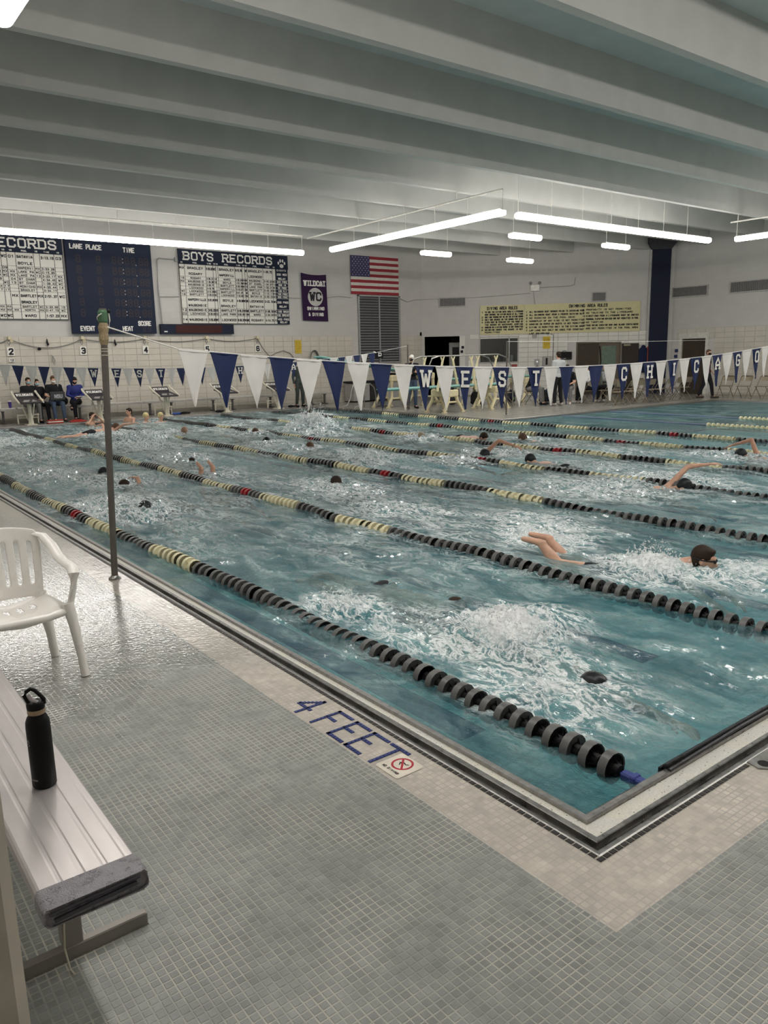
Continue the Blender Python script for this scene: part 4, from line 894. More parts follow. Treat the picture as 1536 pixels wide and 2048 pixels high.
# surface conduit of the scoreboard
tag(MB().tube([(9.03, FY-.03, 5.12), (8.40, FY-.03, 5.14), (8.32, FY-.03, 5.06), (8.30, FY-.03, 4.2), (8.33, FY-.05, 3.2), (8.35, FY-.03, 3.0)], .02, 8).tube([(8.32, FY-.03, 3.9), (9.02, FY-.03, 3.92)], .01, 6).box((8.95, FY-.06, 5.06), (9.05, FY-.0, 5.2)).obj('conduit', mat((.30, .30, .29), .5)), 'grey conduit bent round the gap between scoreboard and boys board', 'conduit')
# purple banner
PUR = mat((.030, .010, .045), .7, var=.15); t = thing('banner', 'dark purple WILDCAT Swimming and Diving banner hung on the wall', 'banner', (14.45, FY, 3.2))
N = 10; vs = []
for off in (-.06, -.055):
    for j in range(N+1):
        for i in range(N+1):
            u, v = i/N, j/N; x = 13.90+1.14*u+.03*math.sin(v*PI)*(1 if u < .5 else -1)*0; z = 4.93-1.75*v-.05*math.sin(u*PI)*(1-v)*1.0; vs.append((x+.05*v*(.5), FY+off+.012*math.sin(7*u+3*v), z-.03*u))
q = (N+1)**2; fs = []
for j in range(N):
    for i in range(N): a = j*(N+1)+i; fs += [(a, a+N+1, a+N+2, a+1), (q+a, q+a+1, q+a+N+2, q+a+N+1)]
for k in range(N):
    for a, b in ((k, k+1), (q-N-1+k, q-N+k)): fs.append((a, b, b+q, a+q))
    for a, b in ((k*(N+1), (k+1)*(N+1)), (k*(N+1)+N, (k+1)*(N+1)+N)): fs.append((a, b, b+q, a+q))
MB().add(vs, fs).obj('cloth', PUR, t, smooth=True)
M = fw(0, 0, .08); tm = MB(); text(tm, 'WILDCAT', 14.0, 4.45, .21, M, th=.22, serif=True, width=.96); text(tm, 'SWIMMING', 14.12, 3.56, .13, M, th=.24, width=.76); text(tm, '& DIVING', 14.17, 3.34, .13, M, th=.24, width=.66)
tm.obj('lettering', WLET, t, label='white lettering')
bars(MB(), M, []).add([M @ Vector((14.50+.34*math.cos(k*PI/12), 4.05+.34*math.sin(k*PI/12), 0)) for k in range(24)], [tuple(range(24))]).obj('disc', mat((.5, .48, .46), .6), t, label='pale disc')
tm = MB(); text(tm, 'WC', 14.25, 3.90, .34, M, th=.2, serif=True, width=.50, dz=.001); tm.obj('monogram', INK, t)
# flag
t = thing('flag', 'United States flag hung flat on the far wall above the louvre', 'flag', (17.42, FY, 4.22)); RED = mat((.28, .018, .03), .7, var=.08); FB = mat((.045, .04, .12), .7, var=.1); FWH = mat((.62, .58, .52), .7, var=.08)
fx0, fx1, fz0, fz1 = 16.22, 18.62, 4.22, 5.70; sh_ = (fz1-fz0)/13
def wavy(x0, x1, z0, z1, m, name, off=.03, **kw):
    n_ = 12; vs = []
    for o_ in (0, .004):
        for i in range(n_+1): x = x0+(x1-x0)*i/n_; yy = FY-off-o_+.010*math.sin(x*9); vs += [(x, yy, z0), (x, yy, z1)]
    q = 2*(n_+1); fs = []
    for i in range(n_): fs += [(2*i+q, 2*i+2+q, 2*i+3+q, 2*i+1+q), (2*i, 2*i+1, 2*i+3, 2*i+2), (2*i, 2*i+2, 2*i+2+q, 2*i+q), (2*i+1, 2*i+1+q, 2*i+3+q, 2*i+3)]
    fs += [(0, q, q+1, 1), (2*n_, 2*n_+1, q+2*n_+1, q+2*n_)]
    return MB().add(vs, fs).obj(name, m, t, **kw)
for k in range(13): wavy(fx0, fx1, fz1-sh_*(k+1), fz1-sh_*k, RED if k % 2 == 0 else FWH, 'stripe', label='red stripe' if k % 2 == 0 else 'white stripe')
cn = wavy(fx0-.003, fx0+.93, fz1-sh_*7, fz1+.003, FB, 'canton', .036, label='dark blue field')
mb = MB(); M = fw(0, 0, .056)
for r in range(9):
    for c_ in range(6 if r % 2 == 0 else 5):
        x = fx0+.08+c_*.155+(.0775 if r % 2 else 0); z = fz1-.065-r*.082
        mb.add([M @ Vector((x+(.028 if k % 2 == 0 else .011)*math.sin(k*PI/5), z+(.028 if k % 2 == 0 else .011)*math.cos(k*PI/5), 0)) for k in range(9, -1, -1)], [tuple(range(10))])
mb.obj('star', FWH, cn)
# louvre
t = thing('wall_louvre', 'tall grey metal louvre in two bays below the flag', 'louvre', (17.6, FY, 1.55)); GR2 = mat((.26, .26, .27), .45, .4)
MB().box((16.54, FY-.05, 1.55), (16.60, FY+.02, 4.2)).box((18.60, FY-.05, 1.55), (18.68, FY+.02, 4.2)).box((17.57, FY-.055, 1.55), (17.62, FY+.02, 4.2)).box((16.54, FY-.05, 4.15), (18.68, FY+.02, 4.2)).box((16.54, FY-.05, 1.5), (18.68, FY+.02, 1.56)).obj('frame', mat((.34, .34, .34), .4, .3), t)
MB().box((16.6, FY+.005, 1.56), (18.6, FY+.02, 4.15)).obj('dark_back', mat((.05, .05, .052), .8), t)
sl = MB().add([(0, 0, 0), (1, 0, 0), (1, -.045, -.055), (0, -.045, -.055), (0, 0, .006), (1, 0, .006), (1, -.045, -.049), (0, -.045, -.049)], [(0, 3, 2, 1), (4, 5, 6, 7), (0, 1, 5, 4), (1, 2, 6, 5), (2, 3, 7, 6), (3, 0, 4, 7)]).mesh('slat', GR2)
for a, b in ((16.6, 17.57), (17.62, 18.6)):
    for k in range(24): o = link('slat', sl, t); o.location = (a, FY+.004, 1.66+k*.1065); o.scale = (b-a, 1, 1)
# lane numbers, timing horns, wires
wires = mat((.10, .095, .09), .6); HRN = mat((.50, .42, .28), .35, .3)
NW = {'2': 'two', '3': 'three', '4': 'four', '5': 'five', '6': 'six'}
xs_ = [3.5, 5.65, 7.70, 9.93, 11.93]
for n_, x in zip('23456', xs_):
    t = thing('lane_number', 'white plaque with lane number %s on the far wall' % NW[n_], 'sign', (x, FY, 2.0)); 
    MB().box((x-.10, FY-.03, 2.02), (x+.10, FY+.02, 2.28), ch=0).obj('plaque', WHITE, t)
    text(MB(), n_, x-.055, 2.05, .2, fw(0, 0, .032), th=.24, width=.11).obj('numeral', INK, t)
    t = thing('timing_horn', 'small cream start horn box above lane number %s' % NW[n_], 'horn', (x, FY, 2.5))
    MB().box((x-.05, FY-.09, 2.50), (x+.05, FY+.02, 2.60), ch=.01).obj('body', mat((.62, .55, .38), .5), t)
    MB().lathe([(.02, 0), (.025, .03), (.045, .06), (.05, .065)], M=Matrix.Translation((x+.03, FY-.08, 2.47)) @ Matrix.Rotation(PI/2, 4, 'X')).obj('bell', HRN, t, smooth=True)
    MB().tube([(x-.03, FY-.05, 2.5), (x-.07, FY-.06, 2.40), (x-.03, FY-.05, 2.33), (x+.01, FY-.05, 2.42), (x-.01, FY-.06, 2.5)], .007, 6).obj('wire_loop', wires, t)
MB_ = MB().box((3.43, FY-.03, 1.84), (3.57, FY+.02, 1.95)); t = tag(thing('lane_number', 'small white plaque with number 12 below lane number 2', 'sign', (3.5, FY, 1.84)), 'small white plaque with number 12 below lane number 2', 'sign'); MB_.obj('plaque', WHITE, t); text(MB(), '12', 3.455, 1.86, .07, fw(0, 0, .032), th=.26, width=.09).obj('numeral', INK, t)
pts = []
for a, b in zip([1.3]+xs_, xs_+[12.5]):
    for k in range(10): u = k/10; pts.append((a+(b-a)*u, FY-.035, 2.52-.30*(4*u*(1-u))*(.9 if a < 5 else .35)-(.0 if b < 12 else .7*u)))
tag(MB().tube(pts, .011, 6).obj('timing_cable', wires), 'dark cable sagging between the start horns', 'cable')
for x, z, lab in ((4.58, 2.42, 'black strap hanging on the wall left of the scoreboard corner'), (6.69, 2.40, 'black strap hanging on the wall below the scoreboard')):
    tag(MB().tube([(x, FY-.03, z+.1), (x-.01, FY-.05, z), (x+.015, FY-.05, z-.07), (x-.01, FY-.04, z-.13)], [.012, .03, .035, .012], 8).obj('hanging_strap', BLACK), lab, 'strap')
tag(MB().tube([(4.70, FY-.03, 2.0), (4.75, FY-.05, 1.86), (4.72, FY-.05, 1.72), (4.68, FY-.04, 1.86), (4.70, FY-.03, 2.0), (4.64, FY-.04, 2.02)], .012, 6).obj('wire_hook', mat((.3, .29, .27), .4, .6)), 'wire hook hanging right of lane number 2', 'hook')
tag(MB().ell((4.32, FY-.06, 2.22), (.06, .05, .045)).obj('junction_ball', BLACK), 'black connector on the sagging cable between numbers 2 and 3', 'connector')
def yellow(M, w, h, label):
    t = thing('notice', label, 'notice', M.translation); x0, z0 = 0, 0
    MB().prism(rect(0, 0, w, h), -.0, .01, M).obj('sheet', mat((.62, .44, .03), .6, bump=0), t)
    tm = MB()
    for k in range(7): text(tm, ['CAUTION', 'NO DIVING', 'SHALLOW', 'WATER', 'NO RUNNING', 'WALK', 'SAFELY'][k], w*.15, h*.84-k*h*.12, h*.06, M, th=.22, width=w*.7, dz=.012)
    tm.obj('print', mat((.25, .15, .02), .7, bump=0), t)
yellow(plane_mat((13.54, FY-.005, 1.95), (1, 0, 0), (0, 0, 1)), .28, .50, 'yellow notice sheet on the far wall right of lane number 6')
t = thing('hose_coil', 'dark hose coil hung on the far wall left of the springboards', 'hose', (14.35, FY, 1.7)); mb = MB()
for k in range(4): mb.tube([(14.35+(.15+.012*k)*math.cos(a), FY-.05-.02*k, 1.72+(.30+.012*k)*math.sin(a)) for a in [2*PI*i/20 for i in range(21)]], .017, 6)
mb.obj('hose_loop', mat((.10, .10, .09), .5), t); MB().tube([(12.2, FY-.03, 1.75), (12.7, FY-.04, 1.98), (13.0, FY-.04, 2.06), (13.3, FY-.04, 1.95), (13.5, FY-.03, 1.7)], .012, 6).obj('hose_end', wires, t)
tag(MB().tube([(15.1, FY-.02, 4.0), (16.2, FY-.02, 4.15)]).tube([(18.7, FY-.02, 4.15), (19.2, FY-.02, 4.02), (19.85, FY-.02, 4.12)], .012, 6) if False else MB().tube([(13.35, FY-.01, 4.0), (13.9, FY-.01, 3.99)], .012, 6).tube([(15.1, FY-.01, 4.05), (15.6, FY-.01, 4.12), (16.22, FY-.01, 4.08)], .012, 6).tube([(18.68, FY-.01, 4.12), (19.1, FY-.01, 3.98), (19.5, FY-.01, 4.08), (19.85, FY-.01, 4.1)], .012, 6).obj('wall_cable', mat((.32, .31, .29), .6)), 'thin grey cable run along the far wall beside banner and flag', 'cable')

# ---- long bench along the far wall, in units
GBEN = mat((.55, .53, .49), .45, .2)
def wall_bench(x0, x1, label):
    t = thing('wall_bench', label, 'bench', ((x0+x1)/2, 24.0, 0), 0, 'benches along the far wall')
    MB().box((x0, 23.95, .43), (x1, 24.22, .475), ch=.01).obj('plank', GBEN, t)
    MB().box((x0, 23.92, .39), (x1, 23.955, .43)).obj('rail', mat((.4, .38, .35), .5), t)
    for x in (x0+.35, x1-.35): MB().box((x-.03, 24.05, .001), (x+.03, 24.11, .39)).box((x-.04, 23.88, .001), (x+.04, 24.28, .04)).box((x-.03, 23.98, .36), (x+.03, 24.2, .392)).obj('leg', mat((.12, .115, .11), .5, .4), t)
for a, b, l in ((1.2, 3.35, 'pale wall bench at the left picture edge, with two cups'), (3.4, 5.6, 'pale wall bench under the seated coaches'), (5.65, 7.9, 'pale wall bench between starting blocks three and four'), (7.95, 10.2, 'pale wall bench between starting blocks four and five'), (10.25, 12.5, 'pale wall bench between starting blocks five and six'), (13.6, 14.9, 'short pale wall bench left of the pool ladder')): wall_bench(a, b, l)
struct(MB().box((XL, 24.36, 0), (16.4, 24.49, .10)).obj('baseboard_far', mat((.45, .42, .36), .5)))

# ---- starting blocks
def block_proto():
    t = thing('starting_block', 'x', 'starting block')
    P = mat((.70, .66, .54), .4, bump=.05); top = MB(); Dk = mat((.045, .04, .045), .6)
    Mt = Matrix.Translation((0, 0, .72)) @ Matrix.Rotation(math.radians(9), 4, 'X')     # slopes down to the pool at -y
    top.box((-.30, -.42, -.02), (.30, .30, .02), Mt, ch=.02).obj('platform', Dk, t, label='charcoal sloped platform')
    Mb = Mt @ Matrix.Translation((0, .30, .0)) @ Matrix.Rotation(math.radians(38), 4, 'X')
    MB().box((-.27, -.0, .0), (.27, .22, .03), Mb, ch=.01).obj('track_wedge', Dk, t, label='charcoal back plate with white lettering')
    text(MB(), 'WILDCATS', -.24, .07, .09, Mb, th=.24, serif=True, width=.46, dz=.032).obj('lettering', WLET, t)
    lg = MB(); MM = Mt
    for pl in ([(-.2, -.3), (-.05, -.3), (-.02, -.2), (-.18, -.18)], [(-.16, -.14), (0, -.16), (.05, -.06), (-.12, -.05)], [(.03, -.3), (.2, -.28), (.16, -.18), (.06, -.2)], [(.08, -.15), (.18, -.12), (.12, -.03)]): lg.add([MM @ Vector((x, y, .0215)) for x, y in pl], [tuple(range(len(pl)))])
    lg.obj('emblem', mat((.45, .43, .42), .6), t)
    for s in (-1, 1):
        MB().tube([Mt @ Vector((s*.33, -.40, .0)), Mt @ Vector((s*.34, .0, .06)), Mt @ Vector((s*.34, .42, .13)), Mt @ Vector((s*.33, .50, .17))], [.022, .03, .03, .035], 8).obj('side_rail', P, t, smooth=True)
    MB().tube([(0, -.02, .70), (0, -.05, .35), (0, -.08, .02)], [.06, .05, .085], 6).box((-.14, -.22, .0005), (.14, .12, .03)).obj('pedestal', P, t)
    for s in (-1, 1): MB().tube([(s*.20, .12, .72), (s*.10, .02, .32), (s*.02, -.02, .05)], .024, 6).obj('strut', P, t)
    st = MB().tube([(-.28, .24, .03), (-.28, .24, .32)], .022, 6).tube([(.28, .24, .03), (.28, .24, .32)], .022, 6).tube([(-.28, .24, .20), (.28, .24, .20)], .022, 6).box((-.30, .16, .27), (.30, .32, .30)).tube([(0, .0, .2), (0, .24, .2)], .02, 6); st.obj('step', P, t)
    return t
bp = block_proto(); blks = [(3.52, '2', 'leftmost'), (5.55, '3', ''), (7.70, '4', ''), (9.84, '5', ''), (11.88, '6', 'rightmost')]
for k, (x, n_, e) in enumerate(blks):
    lab = 'cream and charcoal starting block below lane number '+NW[n_]+('' if e == '' else ', '+e+' of the five')
    b = bp if k == 0 else dup(bp); b.location = (x, 23.05, 0); b['label'] = lab; b['group'] = 'starting blocks at the far end'
# kickboards, cups, bag on the far deck
KR = mat((.42, .03, .02), .6)
for x, y, rz, z, lab in ((4.10, 23.02, .1, 0, 'upper'), (4.75, 22.98, -.2, 0, 'x')):
    pass
t = thing('kickboard_stack', 'stack of red and white striped kickboards beside starting block 2', 'kickboards', (4.18, 22.98, 0))
for k in range(3): MB().box((3.98, 22.92, .002+k*.035), (4.42, 23.15, .033+k*.035), ch=.01).obj('kickboard', KR if k != 1 else WHITE, t, label='red kickboard' if k != 1 else 'white kickboard')
tag(MB().box((4.62, 22.9, .002), (5.12, 23.12, .04), ch=.02).box((4.7, 22.96, .04), (5.02, 23.16, .07), ch=.02).obj('red_fins', KR), 'flat red swim gear at the pool edge before the seated coaches', 'swim gear')
def cup(x, y, z, r, h, m, label, lid=None):
    t = thing('cup', label, 'cup', (x, y, z)); MB().lathe([(r*.75, 0), (r, h), (r*.9, h), (r*.7, .01)], (x, y, z), 14).obj('body', m, t, smooth=True)
    if lid: MB().lathe([(r*1.05, 0), (r*1.05, .015), (r*.8, .03), (.0, .03)], (x, y, z+h), 14).obj('lid', lid, t)
cup(2.93, 24.05, .475, .045, .17, WHITE, 'white cup on the far bench at the left', WHITE); cup(3.22, 24.05, .475, .05, .19, mat((.05, .03, .22), .4), 'purple bottle on the far bench at the left', WHITE)
bag = MB(); bag.ell((4.83, 24.30, .60), (.17, .07, .15)).ell((4.83, 24.24, .55), (.14, .07, .08)); tag(remesh(bag, 'handbag', BLACK, .02), 'round black bag on the far bench between the coaches', 'bag')
for x, y, lab in ((8.45, 23.35, 'dark flippers on the deck right of starting block 4'), (9.55, 23.05, 'small black bag beside starting block 5'), (12.5, 23.2, 'dark towel heap right of starting block 6')):
    tag(remesh(MB().ell((x, y, .05), (.14, .09, .045)).ell((x+.15, y+.05, .04), (.1, .08, .035)), 'swim_gear', BLACK, .02), lab, 'swim gear')
tag(MB().box((8.05, 23.4, .002), (8.4, 23.6, .06), ch=.02).obj('blue_board', mat((.03, .10, .42), .5)), 'blue float lying behind starting block 4', 'swim gear')

# ============================================================ DIAGONAL WALL AND RIGHT WALL
# plane on the diagonal wall: x runs along it to the right, y up, z out into the room
def dm(s, z, off=0.03): return plane_mat((*dg(s, off), z), (dv, -dv, 0), (0, 0, 1))
def rm(y, z, off=0.03): return plane_mat((XR-off, y, z), (0, -1, 0), (0, 0, 1))
def pbox(mb, M, x0, y0, x1, y1, z0, z1, ch=0): return mb.box((x0, y0, z0), (x1, y1, z1), M, ch=ch)
YELS = mat((.60, .55, .30), .5, var=.04, bump=0)
def rules(s0, s1, title, lines, label, tw, cols=1):
    t = thing('rules_board', label, 'board', (*dg((s0+s1)/2), 2.57)); M = dm(0, 0)
    pbox(MB(), M, s0, 2.57, s1, 3.77, -.02, .03).obj('panel', YELS, t)
    tm = MB(); mid = (s0+s1)/2; text(tm, title, mid-tw/2+(.25 if cols == 2 else 0), 3.58, .135, M, th=.2, width=tw, dz=.032)
    for c_, (x, y0, wd_, ls) in enumerate(lines):
        for k, ln in enumerate(ls):
            num, body = ln.split('|'); step = .94/max(8, len(ls)) if cols == 1 else .126
            y = y0-k*step
            if num: text(tm, num, x, y, .072, M, th=.26, width=.035*len(num)+.02, dz=.032)
            L = min(wd_, len(body)*.069); text(tm, body, x+.14, y, .074, M, th=.27, width=L, dz=.032)
    tm.obj('lettering', INK, t, label='black capital lettering')
rules(2.49, 4.32, 'DIVING AREA RULES', [(2.55, 3.46, 1.58, ['1|TO USE THE DIVING DECK AREA A LIFEGUARD', '|MUST ENFORCE THE DIVING RULES AT ALL TIMES', '2|ONLY ONE PERSON MAY BE ON THE DIVING BOARD', '3|ONLY ONE BOUNCE ON THE BOARD PER DIVE', '4|DIVES MUST BE STRAIGHT OFF THE FRONT OF', '|THE BOARD NO BACKWARD JUMPING', '5|HANGING ON A DIVING BOARD IS NOT PERMITTED', '6|SWIMMING UNDER THE BOARD IS NOT', '|PERMITTED'])],
      'pale yellow board headed DIVING AREA RULES', 1.25)
rules(4.33, 9.03, 'SWIMMING AREA RULES', [(4.40, 3.42, 2.25, ['1|ALL SWIMMERS MUST SHOWER PRIOR TO ENTERING POOL', '2|ALL SWIMMERS MUST WEAR A PROPER BATHING SUIT', '3|NO RUNNING ON THE POOL DECK', '4|HORSEPLAY OF ANY KIND IS NOT PERMITTED', '5|HANGING ON ROPES OR BUOYS IS NOT PERMITTED', '6|DIVING IS PERMITTED ONLY IN THE DIVING AREA', '7|LAP LANE MAY ONLY BE USED FOR CONSTANT', '|LAP SWIMMING']),
      (6.72, 3.44, 2.1, ['8|PROFANITY IS NOT PERMITTED', '9|NO TALKING TO THE LIFEGUARD', '10|DIRECTIONS FROM A LIFEGUARD MUST BE OBEYED', '11|PERSONAL FLOTATION DEVICES ARE NOT PERMITTED IN POOL', '12|NO TARPING', '13|FOOD DRINK CHEWING GUM AND GLASS CONTAINERS', '|ARE NOT PERMITTED IN THE POOL AREA'])], 'long pale yellow board headed SWIMMING AREA RULES', 1.55, 2)
def vent(M, w, h, label, fine=True, dark=(.14, .135, .13)):
    t = thing('vent_grille', label, 'vent', M.translation)
    mb = MB(); b = .04
    for r in ((0, 0, w, b), (0, h-b, w, h), (0, b, b, h-b), (w-b, b, w, h-b)): pbox(mb, M, r[0], r[1], r[2], r[3], -.03, .025)
    mb.obj('frame', mat((.42, .40, .38), .5), t); pbox(MB(), M, b, b, w-b, h-b, -.03, -.01).obj('backing', mat(dark, .7), t)
    mb = MB(); n = int(w/.07)
    for k in range(n): x = b+(w-2*b)*(k+.5)/n; pbox(mb, M, x-.010, b, x+.010, h-b, -.01, .012)
    mb.obj('fin_field', mat((.22, .21, .20), .5), t, kind='stuff')
vent(dm(.75, 3.76), 1.14, .40, 'wide vent grille with pale streaks left of the rules boards'); vent(dm(7.06, 3.79), .6, .40, 'small square vent grille above the swimming rules board')
vent(rm(17.24, 3.84), 1.56, .42, 'long vent grille on the right wall nearer the navy column'); vent(rm(14.79, 3.84), 3.0, .44, 'long vent grille on the right wall cut by the picture edge')
t = thing('emergency_light', 'white emergency light box with two lamp heads above the rules boards', 'light', (*dg(4.75), 4.3)); M = dm(4.57, 4.30)
pbox(MB(), M, 0, 0, .36, .24, -.03, .10, .01).obj('case', WHITE, t)
for x in (0, .37): MB().lathe([(.0, 0), (.05, .0), (.06, .04), (.055, .05), (0, .05)], seg=14, M=M @ Matrix.Translation((x, .32, .05))).tube([M @ Vector((x*.8+.04, .22, .03)), M @ Vector((x, .30, .05))], .014, 6).obj('lamp_head', mat((.10, .095, .09), .4), t)
tag(MB().tube([M @ Vector(p) for p in ((.40, .13, 0), (1.6, .16, 0), (1.78, .2, 0), (1.82, .50, 0))], .014, 6).tube([M @ Vector(p) for p in ((.12, 0, 0), (.17, -.3, 0), (.20, -.53, 0))], .012, 6).obj('conduit', mat((.32, .31, .30), .5)), 'thin conduit run from the emergency light', 'conduit')
tag(MB().tube([dm(0, 0) @ Vector(p) for p in ((.0, 4.10, -.02), (.9, 4.10, -.02), (2.4, 4.12, -.02), (3.5, 4.16, -.02), (4.57, 4.22, -.01))], .012, 6).obj('wall_cable', mat((.32, .31, .29), .6)), 'thin grey cable across the diagonal wall to the emergency light', 'cable')
# observation window (structure)
t = thing('window_1', 'dark observation window with a steel frame below the diving rules board', 'window', (*dg(3.3), 1.43)); t['kind'] = 'structure'
M = dm(2.5, 1.43, 0); mb = MB(); W_, H__ = 1.57, 1.02
for r in ((-.05, -.06, W_+.05, 0), (-.05, H__, W_+.05, H__+.05), (-.05, 0, 0, H__), (W_, 0, W_+.05, H__), (1.19, 0, 1.24, H__)): pbox(mb, M, *r, -.08, .035)
mb.obj('window_frame', mat((.34, .33, .31), .4, .4), t)
gm = NT('window_glass'); gl = gm.n('ShaderNodeBsdfGlossy', {'Roughness': .04}); tr = gm.n('ShaderNodeBsdfTransparent', {'Color': (.75, .78, .78, 1)}); GLASS = gm.done(gm.n('ShaderNodeMixShader', {0: .12, 1: tr.outputs[0], 2: gl.outputs[0]}).outputs[0])
pbox(MB(), M, 0, 0, 1.19, H__, -.05, -.045).obj('pane', GLASS, t); pbox(MB(), M, 1.24, 0, W_, H__, -.05, -.045).obj('pane', GLASS, t)
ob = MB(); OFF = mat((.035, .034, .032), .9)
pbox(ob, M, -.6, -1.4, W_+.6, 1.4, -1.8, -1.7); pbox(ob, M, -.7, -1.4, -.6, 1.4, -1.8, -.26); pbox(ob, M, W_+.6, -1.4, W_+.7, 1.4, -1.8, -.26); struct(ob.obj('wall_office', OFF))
bmb = MB(); pbox(bmb, M, 1.28, .02, 1.40, .28, -.25, -.15, .01); tag(bmb.obj('paper_box', mat((.42, .42, .40), .6)), 'white papers standing behind the narrow window pane', 'papers')
bmb = MB(); pbox(bmb, M, .25, .0, .7, .22, -.6, -.45, .02); tag(bmb.obj('desk_monitor', mat((.05, .055, .05), .4)), 'dark desk equipment seen through the wide window pane', 'equipment')
# double door
t = thing('door_1', 'dark brown double door, its right leaf with a tall greenish glass', 'door', (*dg(7.4), 0)); t['kind'] = 'structure'; BRN = mat((.055, .042, .030), .5); BFR = mat((.10, .075, .045), .45)
M = dm(6.5, 0, 0); mb = MB()
for r in ((0, 0, .06, 2.18), (1.77, 0, 1.83, 2.18), (.06, 2.12, 1.77, 2.18)): pbox(mb, M, *r, -.12, .02)
mb.obj('door_frame', BFR, t); pbox(MB(), M, .06, .01, .92, 2.12, -.08, -.03).obj('door_leaf', BRN, t)
mb = MB()
for r in ((.93, .01, 1.05, 2.12), (1.64, .01, 1.77, 2.12), (1.05, .01, 1.64, .35), (1.05, 2.0, 1.64, 2.12)): pbox(mb, M, *r, -.08, -.03)
mb.obj('door_leaf', BFR, t); pbox(MB(), M, 1.05, .35, 1.64, 2.0, -.06, -.05).obj('door_pane', mat((.13, .18, .14), .12), t, label='greenish glass pane')
MB().tube([M @ Vector((.96, 2.0, -.02)), M @ Vector((1.03, 1.4, -.02)), M @ Vector((1.0, .9, -.02))], .025, 6).obj('door_closer', BLACK, t)
t = thing('cabinet', 'flat dark brown cabinet right of the double door with a small brass plate', 'cabinet', (*dg(8.67), 0)); M = dm(8.36, 0)
pbox(MB(), M, 0, .02, .66, 2.08, -.02, .12).obj('body', mat((.035, .026, .020), .5), t); pbox(MB(), M, .05, 1.98, .32, 2.05, .12, .125).obj('name_plate', mat((.30, .25, .15), .5), t); MB().lathe([(.0, 0), (.015, 0), (.012, .03), (0, .03)], seg=8, M=M @ Matrix.Translation((.58, 1.1, .12))).obj('knob', STEEL, t)
def coat(s, z, col, label):
    M = dm(s, 0); mb = MB()
    for k, (dx, r) in enumerate(((-.08, .07), (.0, .09), (.09, .07))): mb.cone(M @ Vector((dx*.5, z, .10)), M @ Vector((dx, z-1.0, .12)), r*.7, r)
    mb.cone(M @ Vector((-.12, z-.12, .10)), M @ Vector((-.15, z-.75, .12)), .06, .05).cone(M @ Vector((.12, z-.12, .10)), M @ Vector((.15, z-.75, .12)), .06, .05)
    tag(remesh(mb, 'hanging_coat', mat(col, .8), .03), label, 'coat')
coat(9.20, 1.95, (.012, .018, .05), 'dark navy coat hanging beside the brown cabinet'); 
M = dm(9.38, 0); tag(remesh(MB().cone(M @ Vector((0, 1.9, .08)), M @ Vector((.03, .9, .1)), .06, .10).cone(M @ Vector((.04, 1.5, .1)), M @ Vector((.05, .7, .12)), .08, .1), 'hanging_towel', mat((.35, .07, .035), .8), .03), 'orange red towel hanging between dark coat and navy column', 'towel')
yellow(dm(5.12, 1.94, .035), .30, .50, 'yellow notice sheet below the swimming rules board')
t = thing('pace_display', 'black flat display box with a handle above the standing man in grey', 'display', (*dg(6.0), 1.5)); M = dm(5.72, 1.48)
pbox(MB(), M, 0, 0, .60, .31, -.02, .08, .01).obj('case', BLACK, t); pbox(MB(), M, .03, .07, .57, .28, .08, .083).obj('screen', mat((.012, .010, .010), .2), t); MB().tube([M @ Vector(p) for p in ((.2, .31, .04), (.24, .36, .04), (.34, .36, .04), (.38, .31, .04))], .01, 6).obj('handle', BLACK, t)
tm = MB(); text(tm, 'LANE TIME', .05, .02, .03, M, th=.25, width=.3, dz=.082); tm.obj('caption', WLET, t)
t = thing('paper_dispenser', 'grey steel dispenser box on the diagonal wall left of the standing man', 'dispenser', (*dg(5.3), 1.2)); M = dm(5.12, 1.15); pbox(MB(), M, 0, 0, .36, .47, -.02, .12, .01).obj('case', mat((.30, .29, .27), .4, .4), t); pbox(MB(), M, .12, .12, .20, .40, .12, .125).obj('slot', DARK, t)
t = thing('wall_switch_box', 'small grey box with a bright lamp below the wall plate', 'box', (*dg(4.9), 1.3)); M = dm(4.79, 1.30); pbox(MB(), M, 0, 0, .2, .22, -.02, .06).obj('case', mat((.36, .36, .35), .5), t); MB().lathe([(0, 0), (.03, 0), (.025, .012), (0, .012)], seg=12, M=M @ Matrix.Translation((.1, .11, .06))).obj('indicator', mat((.8, .8, .78), .4, emit=.6), t)
t = thing('striped_plate', 'small plate with dark vertical stripes below the rules boards', 'plate', (*dg(4.76), 2.35)); M = dm(4.66, 2.36); pbox(MB(), M, 0, 0, .21, .19, -.02, .01).obj('plate', WHITE, t)
for k in range(5): pbox(MB(), M, .01+.042*k, .01, .035+.042*k, .18, .01, .014).obj('stripe', mat((.08, .07, .06), .6), t)
tag(MB().tube([dm(5.55, 0) @ Vector(p) for p in ((-.12, 2.55, 0), (.0, 2.5, 0), (.0, 1.3, 0))], .016, 6).obj('conduit', mat((.16, .15, .15), .5)), 'dark vertical conduit right of the yellow notice', 'conduit')
tag(pbox(MB(), dm(3.82, 1.20), 0, 0, .24, .12, -.02, .03).obj('red_label', mat((.25, .03, .03), .5)), 'small dark red label below the observation window', 'label')
tag(pbox(MB(), dm(2.0, 1.25), 0, 0, .24, .26, -.02, .012).obj('paper_notice', WHITE), 'white paper notice on the wall left of the observation window', 'notice')
for s, z, lab in ((1.70, 2.02, 'upper'), (1.66, 1.84, 'lower')): tag(pbox(MB(), dm(s, z, .03), 0, 0, .11, .11, -.02, .02).obj('wall_switch', BLACK), lab+' black switch plate beside the wall recess', 'switch')
